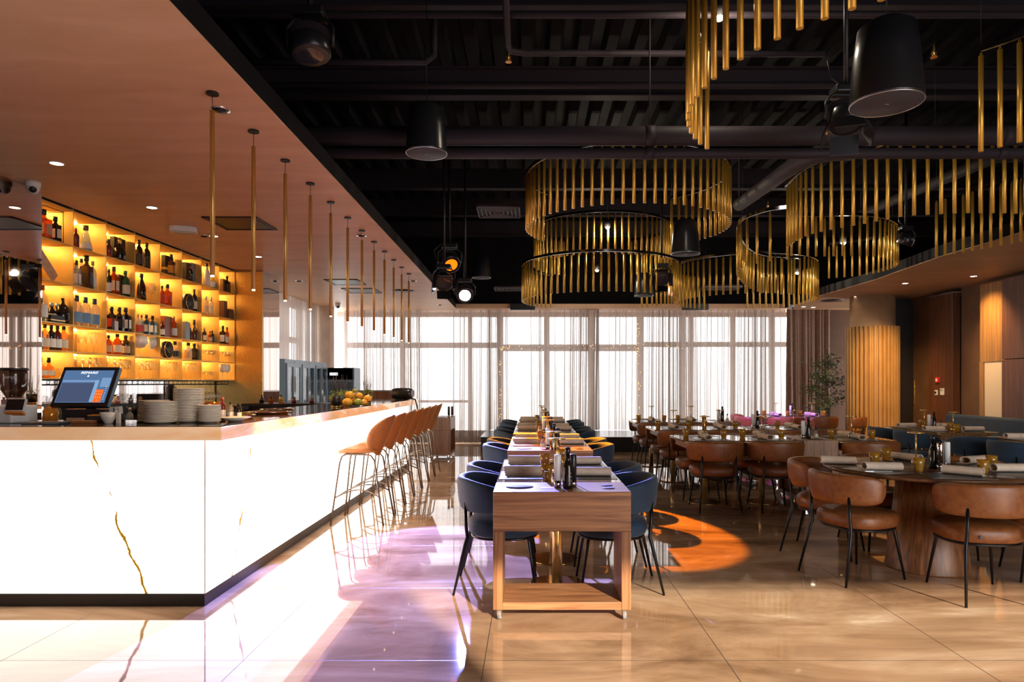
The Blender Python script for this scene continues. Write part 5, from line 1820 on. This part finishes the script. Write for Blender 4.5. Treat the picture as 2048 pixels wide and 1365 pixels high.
def small_bottle():
    t = thing('sauce_bottle', 'x', 'bottle')
    part('glass_body', MB().lathe([(.0005, 0), (.024, 0), (.024, .06), (.012, .085), (.010, .105), (.0005, .105)], 20, cap=False), GLASSM['clear'], t)
    part('cap', MB().cyl(0, 0, .10, .125, .012, 16), M_blackplastic, t)
    part('paper_label', MB().lathe([(.0245, .018), (.0245, .05)], 20, cap=False), LABM['cream'], t)
    return t


def salt():
    t = thing('salt_shaker', 'x', 'shaker')
    part('glass_body', MB().lathe([(.018, 0), (.020, .04), (.012, .062), (.0005, .066)], 18, cap=False), M_clear, t)
    part('lid', MB().lathe([(.013, .055), (.012, .07), (.0005, .074)], 16), M_chrome, t)
    return t


def on(x, y, dx, dy, rz):
    c, s = math.cos(rz), math.sin(rz)
    return (x + dx * c - dy * s, y + dx * s + dy * c)


def laid(x, y, rz, nm, sides, cutlery=False, lampshift=0.0, seed=0):
    """two opposite settings; sides = words for the seat at local -y and +y"""
    r = random.Random(seed * 17 + 3)
    zt = TZ
    for k, s in enumerate((-1, 1)):
        w = sides[k]
        p = on(x, y, 0, s * .245, rz)
        place('mat', placemat, (*p, zt), rz, f'slate grey placemat on the {w} side of {nm}', 'slate placemats')
        p = on(x, y, .04 * s, s * .235 + 0, rz)
        place('napkin', napkin, (*p, zt + .003), rz + R(r.uniform(-7, 7)) + (PI if s > 0 else 0), f'rolled beige napkin on the {w} side of {nm}', 'rolled beige napkins')
        p = on(x, y, -.20 * s, s * .075, rz)
        place('tumbler', tumbler, (*p, zt), r.uniform(0, 6), f'speckled amber tumbler on the {w} side of {nm}', 'speckled amber tumblers')
        if cutlery:
            p = on(x, y, -.10 * s, s * .25, rz)
            place('fork', fork, (*p, zt + .003), rz + R(r.uniform(-12, 12)), f'steel fork on the {w} side of {nm}', 'forks')
            p = on(x, y, -.135 * s, s * .25, rz)
            place('knife', knife, (*p, zt + .003), rz + R(r.uniform(-12, 12)), f'steel knife on the {w} side of {nm}', 'knives')
    p = on(x, y, lampshift, 0, rz)
    place('lamp', lamp, (*p, zt), 0, f'brass disc table lamp on {nm}', 'brass disc table lamps')


ys = [4.68, 5.34, 7.09, 7.75, 9.17, 9.83, 10.98, 11.64]
for i, y in enumerate(ys):
    nm = f'the {ORD[i]} middle table from the camera'
    table(TX, y, R(90), f'square dining table in the middle row, {ORD[i]} from the camera')
    laid(TX, y, R(90), nm, ('right', 'left'), i < 2, 0.03, i)
for i, y in enumerate((4.145, 6.56, 8.64, 10.45)):
    trol(TX, y, 0, f'walnut serving trolley in the middle row, {ORD[i]} from the camera')
    w = ['nearest', 'second', 'third', 'farthest'][i]
    z = TZ + .002
    place('wgrinder', pepper(M_white, 'salt_grinder'), (TX - .02, y - .035, z), 0, f'white salt grinder on the {w} middle trolley', 'white grinders')
    place('oil', oil, (TX + .04, y - .06, z), 0, f'dark olive oil bottle on the {w} middle trolley', 'dark oil bottles')
    place('bgrinder', pepper(M_blackplastic, 'pepper_grinder'), (TX + .075, y - .005, z), 0, f'black pepper grinder on the {w} middle trolley', 'black grinders')
    if i:
        place('sauce', small_bottle, (TX - .07, y - .03, z), 0, f'small sauce bottle on the {w} middle trolley', 'small sauce bottles')
place('salt', salt, (.10, 4.40, TZ), 0, 'small glass salt shaker beside the white grinder')
# printed mark on one napkin
nk = next(o for o in bpy.data.objects if o.get('label') == 'rolled beige napkin on the right side of the first middle table from the camera')
text('napkin_print', 'LEV', .030, nk, (0.0, -.095, .0603), (0, 0, R(90)), M_black, 0.0002)
tb = part('red_coaster_print', MB().box(-.045, .045, -.03, .03, 0, .0012), principled('faded_red_print', (.50, .12, .14), .5), loc=(TX - .075, 4.11, TZ + .002))
tag(tb, 'small faded red printed card on the nearest middle trolley', 'card')

# brown chairs and tables
XA = (2.01, 2.67, 3.71)
XT = 3.19
rowname = {0: 'front brown row', 1: 'second brown row', 2: 'third brown row'}
pos = ['left', 'middle', 'right']
for r_i, yc in enumerate((7.90, 9.65, 11.40)):
    xs = XA if r_i < 2 else XA[:2]
    for i, x in enumerate(xs):
        nm = f'the {pos[i]} table of the {rowname[r_i]}'
        table(x, yc, 0, f'square dining table, {pos[i]} one of the {rowname[r_i]}')
        laid(x, yc, 0, nm, ('near', 'window'), r_i == 0, 0.0, 20 + r_i * 3 + i)
        for s in (-1, 1):
            place('brown', brown_chair, (x, yc + s * .36, 0), 0 if s < 0 else PI,
                  f'cognac leather chair on the {"near" if s < 0 else "window"} side of {nm}', 'cognac chairs at the square tables')
    trol(XT, yc + .0, R(90), f'walnut serving trolley standing lengthwise in the {rowname[r_i]}')
    z = TZ + .002
    place('wgrinder', pepper(M_white, 'salt_grinder'), (XT - .10, yc - .15, z), 0, f'white salt grinder on the trolley of the {rowname[r_i]}', 'white grinders')
    place('oil', oil, (XT - .03, yc - .12, z), 0, f'dark olive oil bottle on the trolley of the {rowname[r_i]}', 'dark oil bottles')
    place('bgrinder', pepper(M_blackplastic, 'pepper_grinder'), (XT + .0, yc - .05, z), 0, f'black pepper grinder on the trolley of the {rowname[r_i]}', 'black grinders')
    place('sauce', small_bottle, (XT + .05, yc - .14, z), 0, f'small sauce bottle on the trolley of the {rowname[r_i]}', 'small sauce bottles')
# stage-side group far right
for i, x in enumerate((4.75, 5.45)):
    nm = f'the {["left", "right"][i]} table near the leafy tree'
    table(x, 13.25, 0, f'square dining table near the leafy tree, {["left", "right"][i]} one')
    laid(x, 13.25, 0, nm, ('near', 'window'), False, 0, 40 + i)
    for s in (-1, 1):
        place('brown', brown_chair, (x, 13.25 + s * .36, 0), 0 if s < 0 else PI, f'leather chair on the {"near" if s < 0 else "window"} side of {nm}', 'leather chairs near the tree')
place('oil', oil, (5.05, 13.2, TZ), 0, 'dark olive oil bottle on the tables near the leafy tree')
place('wgrinder', pepper(M_white, 'salt_grinder'), (5.0, 13.15, TZ), 0, 'white salt grinder on the tables near the leafy tree')
for i, (x, y, a) in enumerate(((4.22, 13.0, -75), (4.35, 13.75, -110), (6.0, 12.9, 60))):
    place('brown', brown_chair, (x, y, 0), R(a), ['leather chair at the left end of the tables near the tree, nearer one', 'leather chair at the left end of the tables near the tree, farther one', 'leather chair beside the fluted column'][i])

# blue group at the right wall
for i, (x, y, nm) in enumerate(((5.62, 9.75, 'the far table by the bench'), (5.60, 9.05, 'the middle table by the bench'), (5.78, 7.75, 'the near table by the bench'))):
    table(x, y, R(90), f'brass edged dining table, {["far", "middle", "near"][i]} one by the navy bench')
    laid(x, y, R(90), nm, ('bench', 'aisle'), False, 0.0, 50 + i)
place('oil', oil, (5.55, 9.40, TZ), 0, 'dark olive oil bottle on the tables by the navy bench')
place('wgrinder', pepper(M_white, 'salt_grinder'), (5.47, 9.38, TZ), 0, 'white salt grinder on the tables by the navy bench')
place('sauce', small_bottle, (5.64, 9.40, TZ), 0, 'small sauce bottle on the tables by the navy bench')
for i, (x, y, a) in enumerate(((5.20, 9.82, -90), (5.18, 9.08, -90), (5.35, 8.20, -20), (5.36, 7.45, -80))):
    place('blue', blue_chair, (x, y, 0), R(a), ['navy velvet chair on the aisle side of the far bench table', 'navy velvet chair on the aisle side of the middle bench table', 'navy velvet chair seen from behind between the bench tables',
                                             'navy velvet chair on the aisle side of the near bench table'][i], 'navy chairs at the bench tables')
bn = thing('banquette_bench', 'long navy upholstered bench along the right wall', 'bench', (7.0, 8.2, 0))
part('seat', MB().box(-.45, .22, -2.6, 3.5, .25, .46), M_velvet, bn, .03)
part('backrest', MB().box(.08, .22, -2.6, 3.5, .47, .86), M_velvet, bn, .04)
part('plinth', MB().box(-.40, .22, -2.6, 3.5, 0, .245), M_black, bn)

# round table near right
GX, GY = 2.97, 5.12
g = thing('round_table', 'large round walnut table on a fluted cone base, near right', 'table', (GX, GY, 0))
part('tabletop', MB().lathe([(.0005, TZ - .03), (.68, TZ - .03), (.705, TZ - .022), (.72, TZ - .008), (.715, TZ), (.0005, TZ)], 72, cap=False), M_roundtop, g)
part('cone_base', MB().lathe([(.285, 0), (.285, .01), (.20, TZ - .032)], 48), wood('walnut_cone', (.09, .032, .012), (.30, .125, .045), 'Z', .4), g)
for (px, py, rz, lab, mat_) in ((1676, 929, 70, 'at the left edge of the round table', 1), (1765, 942, 82, 'nearest the left chairs on the round table', 0), (1812, 922, 25, 'behind the disc lamp on the round table', 0),
                                (1925, 951, 40, 'at the near edge of the round table, standing open ended', 1), (1950, 928, 115, 'behind the amber tumblers on the round table', 0), (2022, 945, 88, 'at the right edge of the round table', 1)):
    x, y = at_height(px, py, TZ)
    place('napkin', napkin, (x, y, TZ + .003), R(rz), f'rolled beige napkin {lab}', 'rolled beige napkins')
for i, a in enumerate((-158, -100, -48, 10, 65, 125)):
    x, y = GX + .50 * math.cos(R(a)), GY + .50 * math.sin(R(a))
    place('mat', placemat, (x, y, TZ), R(a + 90), 'slate placemat on the round table, ' + ['at the left chair', 'before the near middle chair', 'before the near right chair', 'at the right', 'at the far right', 'at the far left'][i], 'slate placemats')
for (px, py, lab) in ((1749, 931, 'left of the disc lamp'), (1772, 921, 'behind its left neighbour'), (1837, 944, 'in front of the disc lamp'), (1966, 948, 'front one of the right pair'), (1983, 938, 'rear one of the right pair')):
    x, y = at_height(px, py, TZ)
    place('tumbler', tumbler, (x, y, TZ), 0.5, f'speckled amber tumbler on the round table, {lab}', 'speckled amber tumblers')
for (px, py, k, f, lab) in ((1832, 930, 'lamp', lamp, 'brass disc table lamp on the round table'), (1866, 938, 'oil', oil, 'dark olive oil bottle on the round table'),
                            (1880, 940, 'sgrinder', pepper(M_chrome, 'pepper_grinder'), 'mirror steel pepper grinder on the round table'), (1894, 939, 'wgrinder', pepper(M_white, 'salt_grinder'), 'white salt grinder on the round table')):
    x, y = at_height(px, py, TZ)
    place(k, f, (x, y, TZ), 0, lab)
for (px, py, rz, k, f, lab) in ((1760, 945, 85, 'fork', fork, 'fork beside the left napkin of the round table'), (1990, 955, 60, 'fork', fork, 'fork at the near right edge of the round table'), (2000, 957, 62, 'knife', knife, 'knife at the near right edge of the round table')):
    x, y = at_height(px, py, TZ)
    place(k, f, (x, y + .03, TZ + .003), R(rz), lab)
for i, (x, y, a) in enumerate(((2.35, 4.92, -70), (2.44, 5.58, -128), (2.93, 4.49, -6), (3.66, 4.86, 72), (3.50, 5.60, 130), (2.98, 5.80, 180))):
    place('brown', brown_chair, (x, y, 0), R(a), 'cognac leather chair at the round table, ' + ['near left, fully in view', 'far left, half hidden by its neighbour', 'near right, back to the camera', 'at the far right edge of view', 'beyond the table on the right', 'beyond the table in the middle'][i], 'cognac chairs round the round table')

# ------------------------------------------------------------------ bar stools


def stool():
    t = thing('bar_stool', 'x', 'bar stool')

    def shell(fn, nu, nv, name, th):
        rows = [[fn(-1 + 2 * i / nu, j / nv) for i in range(nu + 1)] for j in range(nv + 1)]
        me = MB().grid(rows).mesh(name, M_stoolleather)
        o = link(name, me, t)
        m = o.modifiers.new('solidify', 'SOLIDIFY')
        m.thickness = th
        m.offset = 0
        return o

    def back(u, v):
        w = (1 - abs(2 * v - 1) ** 2.3) ** .5 if 0 < v < 1 else 0.02
        w = max(w, .30 if v < .5 else .02)
        x = .235 * u * w
        return (x, -.185 - .13 * v + .14 * (u * w) ** 2 + .03 * (1 - v) ** 2, .665 + .40 * v)

    def seat(u, v):
        # v: front (0) to rear (1)
        w = (1 - abs(2 * v - 1) ** 2.8) ** (1 / 2.8) if 0 < v < 1 else 0.02
        x = .225 * u * w
        return (x, .24 - .42 * v, .715 + .040 * (u * w) ** 2 - .028 * max(.35 - v, 0) / .35 - .03 * math.sin(PI * v))
    shell(back, 18, 20, 'backrest', .026)
    shell(seat, 18, 20, 'seat', .030)
    for s in (-1, 1):
        part('leg_frame', MB().tube([(s * .255, .255, 0), (s * .195, .185, .60), (s * .185, .165, .665), (s * .175, .125, .685), (s * .165, -.05, .680), (s * .170, -.115, .668), (s * .190, -.155, .62), (s * .255, -.255, 0)], .0095, 8), M_bronze, t)
        part('footrest', MB().tube([(s * (.228 - .055 * math.sin(PI * k / 10)), .222 - .444 * k / 10, .265 + .07 * math.sin(PI * k / 10)) for k in range(11)], .007, 8), M_bronze, t)
    part('footrest', MB().tube([(-.228 + .456 * k / 10, .222 - .05 * math.sin(PI * k / 10), .265 + .03 * math.sin(PI * k / 10)) for k in range(11)], .007, 8), M_bronze, t)
    return t


for k in range(7):
    place('stool', stool, (-1.685, 6.86 + .60 * k, 0), R(90), f'caramel shell bar stool at the onyx bar, {ORD[k]} from the camera', 'caramel bar stools')
o = trol(-1.66, 12.85, R(90), 'walnut serving trolley beyond the bar stools')
for i, (x, y) in enumerate(((-1.52, 12.62), (-1.47, 12.72))):
    place('bgrinder', pepper(M_blackplastic, 'pepper_grinder'), (x, y, TZ + .002), 0, f'black pepper grinder on the trolley beyond the stools, {["nearer", "farther"][i]} one', 'black grinders')

# leafy tree by the column
M_tree = noisy('ficus_leaf', (.025, .05, .02), (.11, .15, .05), (6, 6, 6), .4)
tr = thing('leafy_tree', 'tall dark green leafy tree in a pot between drape and column', 'tree', (6.10, 14.0, 0))
rt = random.Random(11)
part('pot', MB().lathe([(.20, 0), (.24, .42), (.22, .42), (.20, .38), (.0005, .38)], 28), M_black, tr)
tk = MB().tube([(0, 0, .35), (.03, .02, .9), (-.04, 0, 1.4), (.05, .03, 1.9)], [.035, .03, .022, .012], 8)
lv = MB()
for k in range(24):
    z0 = rt.uniform(.7, 1.8)
    a = rt.uniform(0, 6.28)
    L = rt.uniform(.25, .55)
    tip = Vector((L * math.cos(a), L * .7 * math.sin(a), z0 + rt.uniform(.0, .35)))
    tk.tube([(0, 0, z0), tuple(Vector((0, 0, z0)).lerp(tip, .5) + Vector((0, 0, .05))), tuple(tip)], [.010, .007, .004], 5)
    for j in range(46):
        c = Vector((0, 0, z0)).lerp(tip, rt.uniform(.35, 1.05)) + Vector((rt.gauss(0, .07), rt.gauss(0, .07), rt.gauss(0, .07)))
        u = Vector((rt.uniform(-1, 1), rt.uniform(-1, 1), rt.uniform(-.9, .3))).normalized() * rt.uniform(.05, .09)
        w = u.cross(Vector((rt.uniform(-1, 1), rt.uniform(-1, 1), 1))).normalized() * .017
        n_ = u.cross(w).normalized() * .006
        lv.add([c, c + u * .35 + w, c + u * .75 + w * .7, c + u, c + u * .75 - w * .7, c + u * .35 - w, c + u * .5 + n_], [(0, 1, 6), (1, 2, 6), (2, 3, 6), (3, 4, 6), (4, 5, 6), (5, 0, 6)])
part('trunk', tk, M_bronzewall if False else principled('dark_bark', (.06, .04, .025), .8), tr)
part('foliage', lv, M_tree, tr)

# ------------------------------------------------------------------ light


def spot(name, pos, target, color, power, angle, blend=.05, r=.05):
    l = bpy.data.lights.new(name, 'SPOT')
    l.color = color
    l.energy = power
    l.spot_size = R(angle)
    l.spot_blend = blend
    l.shadow_soft_size = r
    o = bpy.data.objects.new(name, l)
    o.location = pos
    o.rotation_euler = (Vector(target) - Vector(pos)).to_track_quat('-Z', 'Y').to_euler()
    COL.objects.link(o)
    return o


def ahead(pos, target, d=.12):
    p, t_ = Vector(pos), Vector(target)
    return p + (t_ - p).normalized() * d


T_b, T_o = (-.62, 3.6, 0), (.42, 7.0, 0)
spot('blue_beam', ahead(BLUE_POS, T_b, .13), T_b, (.24, .27, 1.0), 10500, 27, .04, .03)
spot('orange_beam', ahead(ORANGE_POS, T_o, .14), T_o, (1.0, .30, .012), 6500, 24.5, .05, .03)
L1 = pt(1692, 235, 4.9)
spot('orange_beam', ahead(L1, (-1.86, 5.3, 1.05), .14), (-1.86, 5.3, 1.05), (1.0, .33, .03), 3800, 20, .3, .05)
L2 = pt(1323, 556, 11.4)
spot('violet_beam', ahead(L2, (4.5, 13.3, .6), .14), (4.5, 13.3, .6), (.40, .16, 1.0), 3500, 30, .3, .05)
for (px, py, d) in ((1215, 455, 11.2), (1194, 541, 12.9), (1686, 486, 9.9), (1594, 546, 12.6), (1438, 36, 5.4)):
    p = pt(px, py, d)
    l = bpy.data.lights.new('chandelier_spot', 'POINT')
    l.energy = 28
    l.color = (1, .85, .65)
    l.shadow_soft_size = .05
    o = bpy.data.objects.new('chandelier_spot', l)
    o.location = (p[0], p[1] - .02, p[2] - .06)
    COL.objects.link(o)
for (x, y, lab) in DL[4:8]:
    spot('downlight_beam', (x, y, SOF - .02), (x + .05, y, 0), (1, .72, .42), 26, 95, .8, .04)
for (x, y, lab) in DL[:4]:
    spot('downlight_beam', (x, y, SOF - .02), (x, y, 0), (1, .78, .52), 60, 95, .8, .04)
# wall-washers: over the column flutes, and on the honey walnut panel
spot('column_washer', (6.0, 11.2, 3.02), (6.7, 13.0, 1.1), (1, .60, .24), 420, 62, 1.0, .08)
for k in range(12):
    spot('pendant_beam', (-1.83 - .003 * k, 3.92 + .59 * k, 1.985), (-1.9 - .003 * k, 3.92 + .59 * k, 0), (1, .80, .56), 14, 120, .9, .015)
spot('panel_washer', (6.75, 10.75, 3.03), (7.34, 10.80, 1.9), (1, .60, .20), 150, 90, 1.0, .05)

sun = bpy.data.lights.new('sun', 'SUN')
sun.energy = 9
sun.color = (1.0, .86, .68)
sun.angle = R(1.2)
so = bpy.data.objects.new('sun', sun)
so.rotation_euler = Vector((-.42, .86, -.40)).to_track_quat('-Z', 'Y').to_euler()
so.location = (4, -8, 6)
COL.objects.link(so)


def portal(name, loc, rot, sx, sy):
    l = bpy.data.lights.new(name, 'AREA')
    l.shape = 'RECTANGLE'
    l.size, l.size_y = sx, sy
    l.cycles.is_portal = True
    o = bpy.data.objects.new(name, l)
    o.location = loc
    o.rotation_euler = rot
    COL.objects.link(o)


portal('back_window_portal', (1.0, 16.45, 1.5), (R(-90), 0, 0), 11.6, 3.1)
portal('left_window_portal', (-5.15, 12.8, 1.5), (0, R(-90), 0), 3.1, 4.2)
portal('rear_window_portal', (4.8, -1.75, 1.5), (R(90), 0, 0), 5.3, 2.9)

world = bpy.data.worlds.new('World')
bpy.context.scene.world = world
world.use_nodes = True
N, L = world.node_tree.nodes, world.node_tree.links
bg_ = N['Background']
tc = N.new('ShaderNodeTexCoord')
sp_ = N.new('ShaderNodeSeparateXYZ')
L.new(tc.outputs['Generated'], sp_.inputs[0])
r = ramp(N, [(0.42, (.52, .55, .58)), (0.52, (1.0, 1.0, 1.0))])
mr = N.new('ShaderNodeMapRange')
mr.inputs['From Min'].default_value = -1
mr.inputs['From Max'].default_value = 1
L.new(sp_.outputs[2], mr.inputs['Value'])
L.new(mr.outputs[0], r.inputs[0])
L.new(r.outputs[0], bg_.inputs[0])
bg_.inputs[1].default_value = 6.0

cam = bpy.data.cameras.new('camera')
cam.sensor_width = 36
cam.lens = 36 * F_ / 2048
cam.shift_x = -(CX - 1024) / 2048
cam.shift_y = (CY - 682.5) / 2048
cam.clip_end = 200
co = bpy.data.objects.new('camera', cam)
co.location = (0, 0, CH)
co.rotation_euler = (R(90), 0, 0)
COL.objects.link(co)
sc = bpy.context.scene
sc.camera = co
sc.view_settings.view_transform = 'Standard'
sc.view_settings.look = 'None'
sc.view_settings.gamma = 1
sc.view_settings.exposure = 0.32
sc.view_settings.use_curve_mapping = False
sc.cycles.max_bounces = 9
sc.cycles.diffuse_bounces = 4
sc.cycles.glossy_bounces = 4
sc.cycles.transmission_bounces = 6
sc.cycles.transparent_max_bounces = 18
sc.cycles.caustics_reflective = False
sc.cycles.caustics_refractive = False
sc.cycles.sample_clamp_indirect = 5.0
sc.cycles.use_light_tree = True
